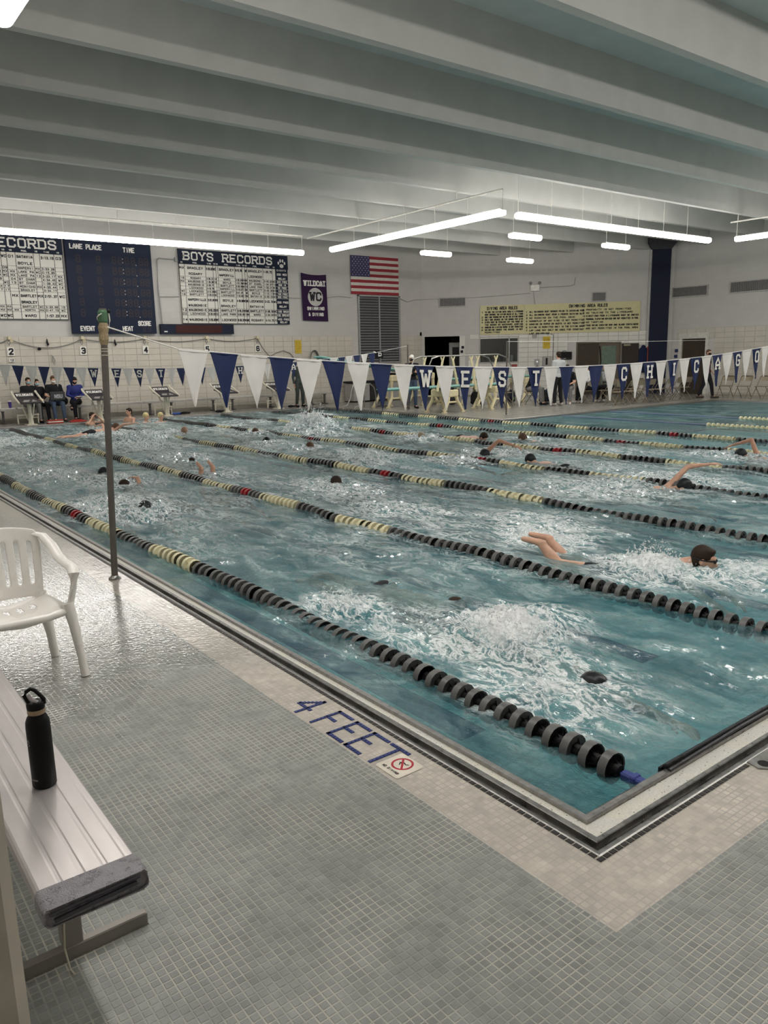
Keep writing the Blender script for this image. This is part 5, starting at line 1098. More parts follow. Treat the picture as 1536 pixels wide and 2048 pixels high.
# right wall door and switches
t = thing('door_3', 'plain dark brown door in a pale frame on the right wall', 'door', (XR, 16.2, 0)); t['kind'] = 'structure'; M = rm(16.69, 0, 0)
pbox(MB(), M, .0, .01, 1.03, 2.2, -.10, -.05).obj('door_leaf', BRN, t); mb = MB()
for r in ((-.14, 0, 0, 2.42), (1.03, 0, 1.17, 2.42), (0, 2.2, 1.03, 2.42)): pbox(mb, M, *r, -.10, .035)
mb.obj('door_frame', mat((.62, .60, .55), .5), t); MB().tube([M @ Vector((.06, 1.0, -.05)), M @ Vector((.06, 1.0, .0)), M @ Vector((.16, 1.0, .0))], .012, 6).obj('door_handle', STEEL, t)
for y, z, lab in ((16.98, 1.68, 'upper'), (17.0, 1.45, 'lower')): tag(pbox(MB(), rm(y, z, .03), 0, 0, .12, .12, -.02, .02).obj('wall_switch', NAVY), lab+' dark switch plate beside the plain brown door', 'switch')
struct(MB().box((XR-.06, YN, 0), (XR-.001, 15.4, .1)).obj('baseboard_right', mat((.45, .42, .36), .5)))

# ============================================================ SPRINGBOARDS
TEAL = mat((.25, .50, .46), .4, var=.06); CAST = mat((.68, .60, .38), .45, var=.06, bump=.05)
def springboard(x0, y0, L, zb, label, tilt=0, xs0=2.5, rails=True):
    """board along x, tip at x0; stands at x0+xs0 and near the rear; y0 = centre line"""
    t = thing('springboard', label, 'diving board', (x0, y0, 0)); Mt = Matrix.Translation((x0+L*.75, y0, zb)) @ Matrix.Rotation(math.radians(tilt), 4, 'Y')
    MB().box((-L*.75, -.25, -.02), (L*.25, .25, .028), Mt, ch=.015).obj('board', TEAL, t)
    MB().box((-L*.75+.1, -.2, -.045), (L*.25-.1, -.12, -.02), Mt).box((-L*.75+.1, .12, -.045), (L*.25-.1, .2, -.02), Mt).obj('board_rib', mat((.16, .33, .30), .5), t)
    def stand(xc, top, w=.62, hz=None):
        mb = MB()
        for s in (-1, 1):
            Y = y0+s*.36
            mb.tube([(xc-w*.62, Y+s*.06, .03), (xc-w*.52, Y+s*.05, .14), (xc-w*.30, Y+s*.02, .35), (xc-w*.26, Y, top*.75), (xc-w*.24, Y, top)], [.045, .05, .055, .06, .06], 6)
            mb.tube([(xc+w*.62, Y+s*.06, .03), (xc+w*.52, Y+s*.05, .14), (xc+w*.30, Y+s*.02, .35), (xc+w*.26, Y, top*.75), (xc+w*.24, Y, top)], [.045, .05, .055, .06, .06], 6)
            mb.box((xc-w*.72, Y+s*.06-.05, .001), (xc-w*.50, Y+s*.06+.05, .04)).box((xc+w*.50, Y+s*.06-.05, .001), (xc+w*.72, Y+s*.06+.05, .04))
            mb.tube([(xc-w*.3, Y, .32), (xc+w*.3, Y, .32)], .035, 6)
        mb.box((xc-w*.34, y0-.44, top-.22), (xc+w*.34, y0+.44, top), ch=.03)
        return mb.obj('stand', CAST, t)
    stand(x0+xs0, zb-.10); stand(x0+L-.35, zb-.06)
    MB().tube([(x0+xs0, y0-.4, zb-.065), (x0+xs0, y0+.4, zb-.065)], .04, 10).obj('fulcrum', BLACK, t)
    if rails:
        for s in (-1, 1):
            Y = y0+s*.42; xa, xb_ = x0+xs0-1.0, x0+L+.15
            MB().tube([(xa, Y, zb+.62), (xa+.12, Y, zb+.86), (xa+.4, Y, zb+.93), (xb_-.6, Y, zb+.95), (xb_-.2, Y, zb+.84), (xb_+.05, Y, zb+.5), (xb_+.1, Y, zb-.3), (xb_+.1, Y, .02)], .022, 8).obj('hand_rail', STEEL, t, smooth=True)
            for xp, lean in ((x0+xs0-.45, .22), (x0+xs0+.75, -.22), (x0+L-.55, .25)):
                MB().tube([(xp-lean, Y, zb-.12), (xp, Y, zb+.78)], [.045, .035], 6).tube([(xp, Y, zb+.76), (xp-.07, Y, zb+.90)], .024, 6).tube([(xp, Y, zb+.76), (xp+.07, Y, zb+.92)], .024, 6).obj('rail_post', CAST, t)
    return t
springboard(11.85, 16.85, 4.9, .80, 'nearer springboard, level teal board on cream cast stands')
springboard(11.75, 20.2, 4.9, 1.22, 'farther springboard, its teal tip tilted up above the pennants', tilt=9.0, xs0=3.0, rails=False)
springboard(15.9, 18.6, 4.2, .95, 'teal springboard standing behind the nearer one', xs0=1.6, rails=False)
t = thing('score_flip', 'small black box lettered D on a thin stand before the louvre', 'box', (14.9, 20.9, 0))
MB().box((14.72, 20.85, 1.70), (15.02, 20.97, 1.97), ch=.01).obj('case', BLACK, t); text(MB(), 'D', 14.80, 1.77, .13, plane_mat((0, 20.845, 0), (1, 0, 0), (0, 0, 1)), th=.25, serif=True, width=.12).obj('letter', WLET, t)
MB().tube([(14.87, 20.91, 1.7), (14.9, 20.91, .02)], .015, 6).box((14.72, 20.75, .001), (15.08, 21.07, .02)).obj('stand', DSTEEL, t); MB().tube([(14.72, 20.9, 1.9), (14.62, 20.9, 1.93)], .025, 8).obj('knob', WHITE, t)
# pool ladder rails at the diving deck edge
for y, lab in ((20.9, 'curved steel grab rail of the pool ladder nearer the far wall'), (20.2, 'curved steel grab rail of the pool ladder beside the springboard')):
    t = thing('grab_rail', lab, 'rail', (13.6, y, 0)); MB().tube([(14.15, y, .01), (14.15, y, .45), (14.08, y, .72), (13.9, y, .86), (13.72, y, .84), (13.62, y, .62), (13.56, y, .35), (13.42, y, .12), (13.25, y, .08), (13.2, y, -.25)], .022, 8).obj('rail', STEEL, t, smooth=True)
# low cabinet and bench against the far wall by the louvre
t = thing('storage_bench', 'long dark topped storage bench with grey doors under the louvre', 'bench', (17.2, 23.9, 0)); MB().box((15.6, 23.6, .75), (18.9, 24.3, .82)).obj('top', BLACK, t)
for k in range(4): MB().box((15.65+.82*k, 23.64, .05), (16.43+.82*k, 24.28, .74), ch=.01).obj('door' if k % 2 == 0 else 'shelf_bay', mat((.34, .33, .31), .5) if k % 2 == 0 else mat((.03, .03, .03), .7), t)
# ---- backpacks piled along the diagonal wall, table
def backpack(x, y, col, label, acc=None, h=.48, z=0):
    t = thing('backpack', label, 'backpack', (x, y, z)); mb = MB(); mb.ell((x, y, z+h*.5), (.17, .14, h*.5)).ell((x-.05, y-.12, z+h*.32), (.12, .08, h*.25)).ell((x, y, z+h*.8), (.13, .10, .1)).ell((x, y, z+h*.2), (.18, .15, h*.2))
    remesh(mb, 'body', mat(col, .8, var=.3, bump=.3), .025, t); MB().tube([(x-.03, y, z+h), (x-.02, y, z+h+.06), (x+.03, y, z+h+.06), (x+.04, y, z+h)], .01, 6).obj('handle', BLACK, t)
    if acc: MB().ell((x-.1, y-.20, z+h*.35), (.05, .03, .06)).obj('trim_patch', mat(acc, .6), t)
for x, y, c_, l, a in ((17.35, 18.6, (.015, .015, .016), 'black backpack with a lime green patch behind the white pennants', (.20, .42, .08)), (17.9, 18.9, (.02, .02, .022), 'tall black backpack on the deck behind the letter S pennant', None), (18.3, 18.0, (.03, .03, .035), 'charcoal backpack right of the lime patched one', None), (18.9, 18.3, (.012, .014, .03), 'dark navy backpack behind the letter T pennant', (.12, .30, .08)), (16.9, 19.3, (.03, .028, .03), 'slumped black bag beside the springboard stand', None), (19.5, 17.3, (.02, .02, .02), 'black backpack under the folding chairs', None), (20.1, 17.6, (.015, .02, .045), 'navy backpack near the seated swimmers', None)):
    backpack(x, y, c_, l, a)
# ---- folding chairs
CH = mat((.20, .16, .11), .45, .25, bump=.05); CHL = mat((.26, .215, .15), .5, .2, bump=.05)
def fchair():
    t = thing('folding_chair', 'x', 'chair'); w = .22      # faces +y
    for s in (-1, 1):
        MB().tube([(s*w, .30, .005), (s*w, -.02, .44), (s*w*.98, -.20, .76), (s*w*.8, -.215, .80)], .013, 6).obj('frame_leg', CH, t)
        MB().tube([(s*(w-.03), -.24, .005), (s*(w-.03), .12, .44)], .012, 6).obj('rear_leg', CH, t)
    MB().tube([(-w*.8, -.215, .80), (w*.8, -.215, .80)], .013, 6).tube([(-w, .22, .11), (w, .22, .11)], .008, 6).tube([(-w+.03, -.17, .12), (w-.03, -.17, .12)], .008, 6).obj('cross_bar', CH, t)
    MB().box((-.20, -.16, .43), (.20, .22, .45), ch=.02).obj('seat', CHL, t)
    vs = []; n = 8
    for o_ in (0, .008):
        for j in range(3):
            for i in range(n+1): x = -.2+.4*i/n; vs.append((x, -.17-.045*(j/2)-.03*(1-(x/.2)**2)-o_, .62+.085*j))
    q = 3*(n+1); fs = [(j*(n+1)+i, j*(n+1)+i+1, (j+1)*(n+1)+i+1, (j+1)*(n+1)+i) for j in range(2) for i in range(n)]; fs += [(q+d, q+c_, q+b, q+a) for a, b, c_, d in list(fs)]
    for i in range(n): fs += [(i, q+i, q+i+1, i+1), (2*(n+1)+i, 2*(n+1)+i+1, q+2*(n+1)+i+1, q+2*(n+1)+i)]
    MB().add(vs, fs).obj('backrest', CHL, t, smooth=True)
    return t
fc = fchair(); fc0 = True
def chair(x, y, rz, label, group):
    global fc0
    if fc0: fc0 = False; fc.location = (x, y, 0); fc.rotation_euler = (0, 0, rz); fc['label'] = label; fc['group'] = group; return fc
    return dup(fc, (x, y, 0), rz, label, group)
row = [(19.75+.56*k, 14.35) for k in range(8)]
for k, (x, y) in enumerate(row): chair(x, y, rnd.uniform(-.25, .25), ORD[k]+' tan folding chair from the left in the row along the pool edge', 'folding chairs along the pool edge')
for k, (x, y) in enumerate([(25.2, 13.6), (25.25, 12.95), (25.3, 12.3), (25.35, 11.65), (25.4, 11.0), (25.45, 10.35)]): chair(x, y, PI/2+rnd.uniform(-.15, .15), ORD[k]+' tan folding chair from the corner in the row before the right wall', 'folding chairs before the right wall')
for x, y, rz, l in ((18.55, 17.05, .3, 'tan folding chair left of the standing man in grey'), (19.35, 16.3, -.2, 'tan folding chair under the person in grey trousers'), (20.0, 15.75, .1, 'tan folding chair under the person in a white shirt'), (20.6, 15.4, .3, 'tan folding chair under the person in a patterned top'), (21.3, 15.6, -.3, 'tan folding chair behind the letter C pennant'), (22.1, 15.3, .2, 'tan folding chair behind the letter H pennant'), (17.7, 17.4, .5, 'tan folding chair beside the backpacks')):
    chair(x, y, rz, l, 'folding chairs behind the pool edge row')

# ============================================================ PEOPLE
def V(*a): return Vector(a)
def head_prims(mb, c, fwd, up, k=1.0):
    """skull, jaw, nose, brow, ears; c = centre of the head"""
    fwd = fwd.normalized(); right = fwd.cross(up).normalized(); up = right.cross(fwd).normalized(); M3 = Matrix((right, fwd, up)).transposed()
    P = lambda x, y, z: c+(M3 @ V(x, y, z))*k
    mb.ell(P(0, -.012, .02), (.074*k, .092*k, .092*k), M3); mb.ell(P(0, .025, -.045), (.054*k, .062*k, .068*k), M3); mb.cone(P(0, .082, .005), P(0, .108, -.028), .011*k, .015*k, 6)
    mb.cone(P(-.035, .078, .028), P(.035, .078, .028), .013*k, .013*k, 6); mb.cone(P(-.018, .084, -.055), P(.018, .084, -.055), .010*k, .010*k, 6); mb.ell(P(0, .072, -.09), (.022*k, .02*k, .018*k), M3)
    for s in (-1, 1): mb.ell(P(s*.076, -.005, -.008), (.012*k, .022*k, .034*k), M3, 8, 5)
    return P, M3
def hand_fingers(mb, wrist, d, n, side, k=1.0, curl=.25):
    """palm continues the forearm direction d, n = back of hand, side = +1 thumb to +cross"""
    d = d.normalized(); n = (n-d*n.dot(d)).normalized(); c = d.cross(n)*side
    palm_end = wrist+d*.085*k
    for i, (off, L) in enumerate(((.030, .068), (.010, .078), (-.011, .072), (-.030, .056))):
        a = palm_end+c*off*k; b = a+(d-n*curl)*L*.5*k; e = b+(d-n*curl*2.6).normalized()*L*.5*k
        mb.cone(a-d*.02*k, b, .0095*k, .0085*k, 6); mb.cone(b, e, .0085*k, .007*k, 6)
    a = wrist+d*.028*k+c*.03*k; b = a+(d*.6+c*.9).normalized()*.035*k; e = b+(d+c*.25-n*curl).normalized()*.032*k
    mb.cone(a, b, .012*k, .010*k, 6); mb.cone(b, e, .010*k, .008*k, 6)
def palm(mb, wrist, d, n, k=1.0):
    d = d.normalized(); n = (n-d*n.dot(d)).normalized(); c = d.cross(n); M3 = Matrix((c, d, n)).transposed(); mb.ell(wrist+d*.050*k, (.042*k, .055*k, .018*k), M3, 10, 6)
def figure(name, label, J, fwd, up=V(0, 0, 1), skin=None, hair=None, top=None, bottom=None, shoes=None, mask=None, cap=None, sleeves='long', goggles=False, vox=.016, group=None, fingers=True, k=1.0, trunks=None, hairlong=False, brim=False, beard=False):
    """J: joints in world space: pelvis, chest, neck, head, then per side (l, r) sh el wr hip kn an toe; hd = hand direction"""
    skin = skin or SKIN; base = J['pelvis'].copy(); base.z = 0 if base.z > .2 else WZ
    t = thing(name, label, 'person', base, 0, group)
    fw_ = fwd.normalized(); mb = MB(); ex = MB()
    pel, ch, nk, hd = J['pelvis'], J['chest'], J['neck'], J['head']
    spine = (ch-pel).normalized(); side = (J['rsh']-J['lsh']).normalized(); front = side.cross(spine); front = front if front.dot(fw_) > -1e9 else -front
    M3 = Matrix((side, spine.cross(side)*-1, spine)).transposed()
    def torso(m, g=0.0):
        m.ell(ch+spine*.02, (.165*k+g, .105*k+g, .17*k+g), M3, 16, 9); m.ell((pel*.45+ch*.55), (.135*k+g, .09*k+g, .17*k+g), M3, 16, 9); m.ell(pel, (.155*k+g, .105*k+g, .12*k+g), M3, 16, 9)
        m.cone(J['lsh'], J['rsh'], .062*k+g, .062*k+g); m.cone(ch+spine*.08, nk, .08*k+g, .055*k+g*.5)
    torso(mb); mb.cone(nk-spine*.02, hd-(hd-nk)*.2, .052*k, .048*k)
    P, H3 = head_prims(mb, hd, J.get('face', fw_), J.get('headup', up), k)
    for s in 'lr':
        sh, el, wr = J[s+'sh'], J[s+'el'], J[s+'wr']; mb.cone(sh, el, .050*k, .038*k); mb.cone(el, wr, .040*k, .025*k)
        mb.ell(sh, (.056*k,)*3); d = J.get(s+'hd', wr-el); n = J.get(s+'hn', up); palm(mb, wr, d, n, k)
        if fingers: hand_fingers(ex, wr, d, n, 1 if s == 'l' else -1, k)
        hp, kn, an, to = J[s+'hip'], J[s+'kn'], J[s+'an'], J[s+'toe']
        mb.cone(hp, kn, .085*k, .056*k); mb.cone(kn, (kn*.62+an*.38), .054*k, .055*k); mb.cone((kn*.62+an*.38), an, .055*k, .036*k); mb.cone(an, to, .036*k, .026*k); mb.ell(an+(an-to).normalized()*.03, (.034*k,)*3)
    remesh(mb, 'body', skin, vox, t, 5, extra=ex if fingers else None)
    er = .011*k; eyes = MB()
    for s in (-1, 1): eyes.ell(P(s*.031, .083, .008), (er, er*.7, er*.8), H3, 8, 5)
    eyes.obj('eyes', BLACK, t, smooth=True)
    if hair is not None:
        hb = MB(); hb.ell(P(0, -.022, .034), (.084*k, .094*k, .092*k), H3, 14, 9); hb.ell(P(0, -.045, -.015), (.076*k, .062*k, .07*k), H3, 12, 7); hb.ell(P(0, .045, .082), (.055*k, .035*k, .025*k), H3, 10, 6)
        if hairlong: hb.cone(P(0, -.06, 0), P(0, -.08, -.20), .07*k, .04*k)
        remesh(hb, 'hair', hair, .014, t, 3)
    if beard: MB().ell(P(0, .035, -.06), (.058*k, .06*k, .055*k), H3).obj('beard', HAIR, t, smooth=True)
    if cap is not None:
        cb = MB(); cb.ell(P(0, -.014, .032), (.086*k, .102*k, .092*k), H3, 16, 9); cb.ell(P(0, -.05, .0), (.078*k, .06*k, .06*k), H3, 12, 7)
        if brim: cb.ell(P(0, .115, .045), (.06*k, .065*k, .010*k), H3, 12, 6)
        cb.obj('cap', cap, t, smooth=True)
    if goggles:
        gb = MB().tube([P(.088*math.sin(a)*1.0, .1*math.cos(a)-.01, .012) for a in [2*PI*i/16 for i in range(17)]], .006*k, 6)
        for s in (-1, 1): gb.ell(P(s*.031, .088, .008), (.022*k, .012*k, .014*k), H3, 8, 5)
        gb.obj('goggles', BLACK, t, smooth=True)
    if mask is not None: MB().ell(P(0, .040, -.040), (.062*k, .070*k, .052*k), H3, 14, 8).obj('face_mask', mask, t, smooth=True)
    if top is not None:
        cb = MB(); g = .018; torso(cb, g)
        for s in 'lr':
            sh, el, wr = J[s+'sh'], J[s+'el'], J[s+'wr']; cb.ell(sh, (.072*k,)*3)
            if sleeves == 'long': cb.cone(sh, el, .066*k, .054*k); cb.cone(el, wr-(wr-el)*.08, .054*k, .040*k)
            else: cb.cone(sh, sh+(el-sh)*.62, .066*k, .060*k)
        cb.ell(pel+spine*.02, (.175*k, .128*k, .12*k), M3); remesh(cb, 'shirt', top, .02, t, 4)
    if bottom is not None:
        cb = MB(); cb.ell(pel-spine*.02, (.172*k, .125*k, .12*k), M3)
        for s in 'lr': hp, kn, an = J[s+'hip'], J[s+'kn'], J[s+'an']; cb.cone(hp, kn, .102*k, .075*k); cb.cone(kn, an+(kn-an)*.08, .072*k, .058*k)
        remesh(cb, 'trousers', bottom, .02, t, 4)
    if trunks is not None:
        cb = MB(); cb.ell(pel-spine*.01, (.168*k, .117*k, .11*k), M3)
        for s in 'lr': hp, kn = J[s+'hip'], J[s+'kn']; cb.cone(hp, hp+(kn-hp)*.35, .096*k, .085*k)
        remesh(cb, 'swim_trunks', trunks, .02, t, 4)
    if shoes is not None:
        for s in 'lr':
            an, to = J[s+'an'], J[s+'toe']; d = (to-an); d.z = 0; d.normalize(); g = V(0, 0, 1) if abs((an-to).normalized().z) < .9 else V(0, 0, 1)
            z0 = min(to.z, an.z)-.045; sb = MB(); a = an-d*.04; 
            sb.cone(V(a.x, a.y, z0+.048), V(to.x, to.y, z0+.040)+d*.04, .045*k, .038*k); sb.cone(an, V(a.x, a.y, z0+.05), .045*k, .045*k)
            sb.box((-.001, -.001, z0+.0), (.001, .001, z0+.01)); remesh(sb, 'shoe', shoes, .012, t, 3)
    return t
def frame(x, y, a, z=0):
    """local frame: fwd = direction of angle a (0 = +x), right, up -> world"""
    f = V(math.cos(a), math.sin(a), 0); r = V(math.sin(a), -math.cos(a), 0)
    return (lambda R_, F_, U_: V(x, y, z)+r*R_+f*F_+V(0, 0, U_)), f
def standing(x, y, a, h=1.75, arms='down', step=0.0, lean=0.0):
    L, f = frame(x, y, a); k = h/1.75; S_ = lambda R_, F_, U_: L(R_*k, F_*k, U_*k)
    J = dict(pelvis=S_(0, 0, .95), chest=S_(0, lean*.5, 1.28), neck=S_(0, lean*.8, 1.47), head=S_(0, lean+.02, 1.63))
    for s, q in (('l', -1), ('r', 1)):
        J[s+'sh'] = S_(q*.175, lean*.7, 1.41); J[s+'hip'] = S_(q*.09, 0, .90); st = step*q
        J[s+'kn'] = S_(q*.11, .03+st*.5, .50); J[s+'an'] = S_(q*.13, st-.02, .085); J[s+'toe'] = S_(q*.15, st+.13, .045)
        if arms == 'down': J[s+'el'] = S_(q*.24, -.03, 1.12); J[s+'wr'] = S_(q*.25, .06, .87); J[s+'hn'] = (J['rsh']-J['lsh'])*q if 'rsh' in J else f
        elif arms == 'front': J[s+'el'] = S_(q*.25, -.02, 1.12); J[s+'wr'] = S_(q*.09, .22, 1.10)
        elif arms == 'cross': J[s+'el'] = S_(q*.24, .05, 1.14); J[s+'wr'] = S_(-q*.05, .22, 1.17+q*.02)
        elif arms == 'walk': J[s+'el'] = S_(q*.23, -.08*q-.02, 1.12); J[s+'wr'] = S_(q*.22, .10-.16*q, .90)
        J.setdefault(s+'hn', f)
    return J, f
def seated(x, y, a, h=1.75, seat=.47, lean=.05, arms='lap', cross=False, head=0, feet=.0):
    L, f = frame(x, y, a); k = h/1.75; S_ = lambda R_, F_, U_: L(R_*k, F_*k, (U_-.47)*k+seat)
    J = dict(pelvis=S_(0, 0, .59), chest=S_(0, lean*.7, .92), neck=S_(0, lean*1.1, 1.10), head=S_(0, lean*1.4+.03, 1.255+head))
    for s, q in (('l', -1), ('r', 1)):
        J[s+'sh'] = S_(q*.175, lean, 1.05); J[s+'hip'] = S_(q*.095, .02, .56); J[s+'kn'] = S_(q*.13, .45, .545); F_ = .50+feet
        J[s+'an'] = L(q*.13*k, F_*k, .09); J[s+'toe'] = L(q*.15*k, (F_+.13)*k, .045)
        if arms == 'lap': J[s+'el'] = S_(q*.25, .08, .80); J[s+'wr'] = S_(q*.07, .30, .72)
        elif arms == 'fwd': J[s+'el'] = S_(q*.24, .22, .78); J[s+'wr'] = S_(q*.10, .46, .70)
        J[s+'hn'] = V(0, 0, 1)
    if cross: J['lkn'] = S_(-.02, .46, .62); J['lan'] = S_(.22, .42, .42); J['ltoe'] = S_(.24, .54, .36)
    return J, f
DKS = mat((.015, .015, .018), .8, var=.2, bump=.3); JEAN = mat((.045, .07, .12), .8, var=.25, scale=20, bump=.4); GRYP = mat((.16, .155, .15), .8, var=.15, bump=.3); WSH = mat((.62, .61, .60), .7, bump=.3); GSH = mat((.42, .43, .44), .8, var=.1, bump=.3); ROY = mat((.012, .02, .16), .7, var=.2, bump=.3)
BRS = mat((.06, .045, .035), .6); MSK = mat((.75, .74, .72), .6); BMSK = mat((.30, .48, .55), .6); HB = mat((.10, .05, .025), .7)
D = math.radians
J, f = seated(3.78, 24.05, D(-88), arms='lap'); figure('person', 'person in a black jacket seated behind the leftmost starting block', J, f, hair=HAIR, top=DKS, bottom=GRYP, shoes=DKS, mask=BMSK, hairlong=True)
J, f = seated(4.02, 24.12, D(-80), 1.62); figure('person', 'person in a black top with pale blue mask between two seated coaches', J, f, hair=HAIR, top=DKS, bottom=DKS, shoes=DKS, mask=BMSK)
J, f = seated(4.50, 24.02, D(-92), 1.80, arms='lap', feet=.05); J['face'] = V(-.1, -1, -.25); figure('person', 'person in black polo, jeans and white mask seated holding a grey bag', J, f, hair=HB, top=DKS, bottom=JEAN, shoes=BRS, mask=MSK, sleeves='short')
t = thing('shoulder_bag', 'dark grey bag with pale lettering held on the lap of the coach in jeans', 'bag', (4.62, 23.62, .66)); MB().box((4.28, 23.56, .66), (4.72, 23.66, .92), ch=.02).obj('body', mat((.05, .05, .055), .7), t); text(MB(), 'NSU', 4.40, .72, .12, plane_mat((0, 23.557, 0), (1, 0, 0), (0, 0, 1)), th=.2, width=.22).obj('lettering', mat((.4, .4, .42), .6), t)
J, f = seated(5.14, 24.02, D(-95), 1.68, cross=True); J['face'] = V(-.1, -1, -.55); figure('person', 'person in royal blue jacket seated with crossed legs holding paper', J, f, hair=HAIR, top=ROY, bottom=DKS, shoes=DKS, mask=DKS)
tag(MB().box((5.08, 23.60, .735), (5.32, 23.78, .75)).obj('paper', WHITE), 'white paper in the hands of the person in royal blue', 'paper')
J, f = standing(12.9, 23.2, D(-95), 1.72); figure('person', 'person in dark patterned trousers standing behind the near pennants, right of the blocks', J, f, hair=HAIR, top=mat((.05, .06, .055), .8), bottom=mat((.05, .06, .055), .8, var=.6, scale=40), shoes=DKS)
J, f = standing(14.75, 18.95, D(-115), 1.80, arms='cross'); J['face'] = V(-1, -.55, -.1); figure('person', 'person in black jacket, jeans and white-fronted cap standing by the springboards', J, f, top=DKS, bottom=JEAN, shoes=DKS, cap=WHITE, brim=True, mask=DKS)
J, f = standing(18.45, 15.75, D(75), 1.80, arms='front'); figure('person', 'person in grey shirt and black trousers standing with back turned', J, f, hair=HAIR, top=GSH, bottom=DKS, shoes=mat((.3, .28, .27), .6), sleeves='short')
J, f = seated(19.5, 16.15, D(-150), 1.72, lean=.28, arms='fwd'); figure('person', 'person in grey trousers and white sneakers seated leaning forward', J, f, hair=HAIR, top=DKS, bottom=GRYP, shoes=WSH, sleeves='short')
J, f = seated(20.1, 15.65, D(100), 1.70, lean=.15); figure('person', 'person in a white shirt seated with back to the pool', J, f, hair=HAIR, top=WSH, bottom=DKS, shoes=WSH)
J, f = seated(20.75, 15.35, D(80), 1.66, lean=.2); figure('person', 'person in a black and white patterned top seated right of the white shirt', J, f, hair=HAIR, top=mat((.2, .2, .2), .8, var=.9, scale=30), bottom=DKS, shoes=WSH)
J, f = seated(18.4, 17.0, D(-60), 1.66, lean=.2); figure('person', 'person in dark clothes seated behind the letter T pennant', J, f, hair=HAIR, top=DKS, bottom=GRYP, shoes=DKS)
J, f = standing(24.75, 14.1, D(-45), 1.76, arms='walk', step=.22); J['face'] = V(-.3, -1, 0); figure('person', 'person in black with a pink side stripe and dark mask walking at the corner', J, f, hair=HB, top=DKS, bottom=DKS, shoes=BRS, mask=DKS, sleeves='short')
tag(MB().tube([J['rsh']+V(-.05, -.06, -.15), J['pelvis']+V(-.14, -.12, .15), J['pelvis']+V(-.13, -.14, -.05)], [.03, .035, .03], 8, sq=.5).obj('pink_stripe', mat((.40, .16, .15), .7)), 'pink strap across the back of the walking person', 'strap')

# ---- swimmers
def swim(x, y, head, label, z=-.02, roll=0.0, armL=None, armR=None, legs=(0, 0), depth=.0, yaw=0.0, skin=None, hair=None, cap=None, goggles=False, trunks=DKS, vox=.017, group='swimmers in the lanes', face=None, feet_up=0.0, k=1.0, onback=False):
    """prone swimmer; head = +1 swims towards +y, -1 towards the camera end. (x, y) = head. arms: ((el), (wr)) as (right, fwd, up) from the head"""
    a = (PI/2 if head > 0 else -PI/2)+yaw; f = V(math.cos(a), math.sin(a), 0); r = V(math.sin(a), -math.cos(a), 0)
    L = lambda R_, F_, U_: V(x, y, WZ+z)+r*R_*k+f*F_*k+V(0, 0, U_*k)
    cr, sr = math.cos(roll), math.sin(roll); Rr = lambda R_, F_, U_: L(R_*cr, F_, U_-R_*sr-depth*0)
    sl = -.06-depth
    J = dict(head=L(0, 0, .03), neck=L(0, -.15, -.02), chest=Rr(0, -.36, -.05-depth*.6), pelvis=Rr(0, -.74, sl))
    J['face'] = face or (f*.75+V(0, 0, -.65)); J['headup'] = V(0, 0, 1)*.75+f*.65
    if onback: J['face'] = V(0, 0, 1)+f*-.2; J['headup'] = f
    for s, q in (('l', -1), ('r', 1)):
        J[s+'sh'] = Rr(q*.175, -.22, -.05-depth*.4); J[s+'hip'] = Rr(q*.09, -.80, sl-.01)
        J[s+'kn'] = L(q*.11, -1.20, sl-.05+feet_up*.35-legs[0]*q*.06); J[s+'an'] = L(q*.10, -1.58+abs(feet_up)*.85, sl-.02+feet_up+legs[1]*q*.08); J[s+'toe'] = J[s+'an']+L(0, -.16, -.03+feet_up*.2)-L(0, 0, 0)
        arm = armL if s == 'l' else armR
        if arm is None: arm = ((q*.26, .08, -.16), (q*.22, .33, -.20))
        J[s+'el'] = L(*arm[0]); J[s+'wr'] = L(*arm[1]); J[s+'hn'] = V(0, 0, 1)
    return figure('swimmer', label, J, f, V(0, 0, 1), skin=skin, hair=hair, cap=cap, goggles=goggles, trunks=trunks, vox=vox, group=group, k=k)
CAPD = mat((.02, .022, .025), .3, bump=.1); CAPY = mat((.60, .50, .24), .35, bump=.1)
UPR = ((.38, -.02, .22), (.42, .30, .30)); UPL = ((-.38, -.02, .22), (-.42, .30, .30))
swim(3.82, 1.86, -1, 'dark-haired swimmer at right lifting the face from the water, feet kicked up', z=.06, yaw=.40, hair=HAIR, goggles=True, face=V(.35, -.9, -.15), vox=.011, depth=.10, feet_up=.24, armL=((-.32, -.05, -.22), (-.30, .20, -.36)), armR=((.34, .0, -.16), (.42, .22, -.26)))
swim(1.36, 1.08, -1, 'submerged swimmer in the nearest lane stretching one arm forward', z=-.125, depth=-.12, yaw=-.02, cap=CAPD, vox=.011, armL=((-.10, .18, -.0), (-.08, .46, .005)), armR=((.32, -.28, -.02), (.36, -.50, -.12)), feet_up=.02)
swim(1.72, 2.62, -1, 'submerged swimmer following behind in the nearest lane, back just under the surface', z=-.13, depth=-.09, yaw=.15, hair=HAIR, vox=.013, trunks=mat((.03, .03, .035), .7))
swim(1.22, 7.62, -1, 'swimmer with a shiny dark cap right of the near pole', z=.0, depth=.06, cap=CAPD, goggles=True)
swim(1.75, 9.9, 1, 'swimmer whose orange lit arm rises right of the near pole', z=-.06, depth=.05, hair=HAIR, yaw=.25, armR=((.30, .10, .12), (.42, .38, .10)))
swim(3.15, 8.9, -1, 'swimmer diving down with both lower legs out of the water', z=-.30, hair=HAIR, trunks=DKS, feet_up=.50)
swim(4.10, 7.75, 1, 'dark-haired swimmer low in the second lane with a dark suit', z=-.03, depth=.04, hair=HAIR, yaw=-.3)
swim(6.12, 13.48, -1, 'swimmer with black cap in the third lane, far half', z=-.01, depth=.05, cap=CAPD)
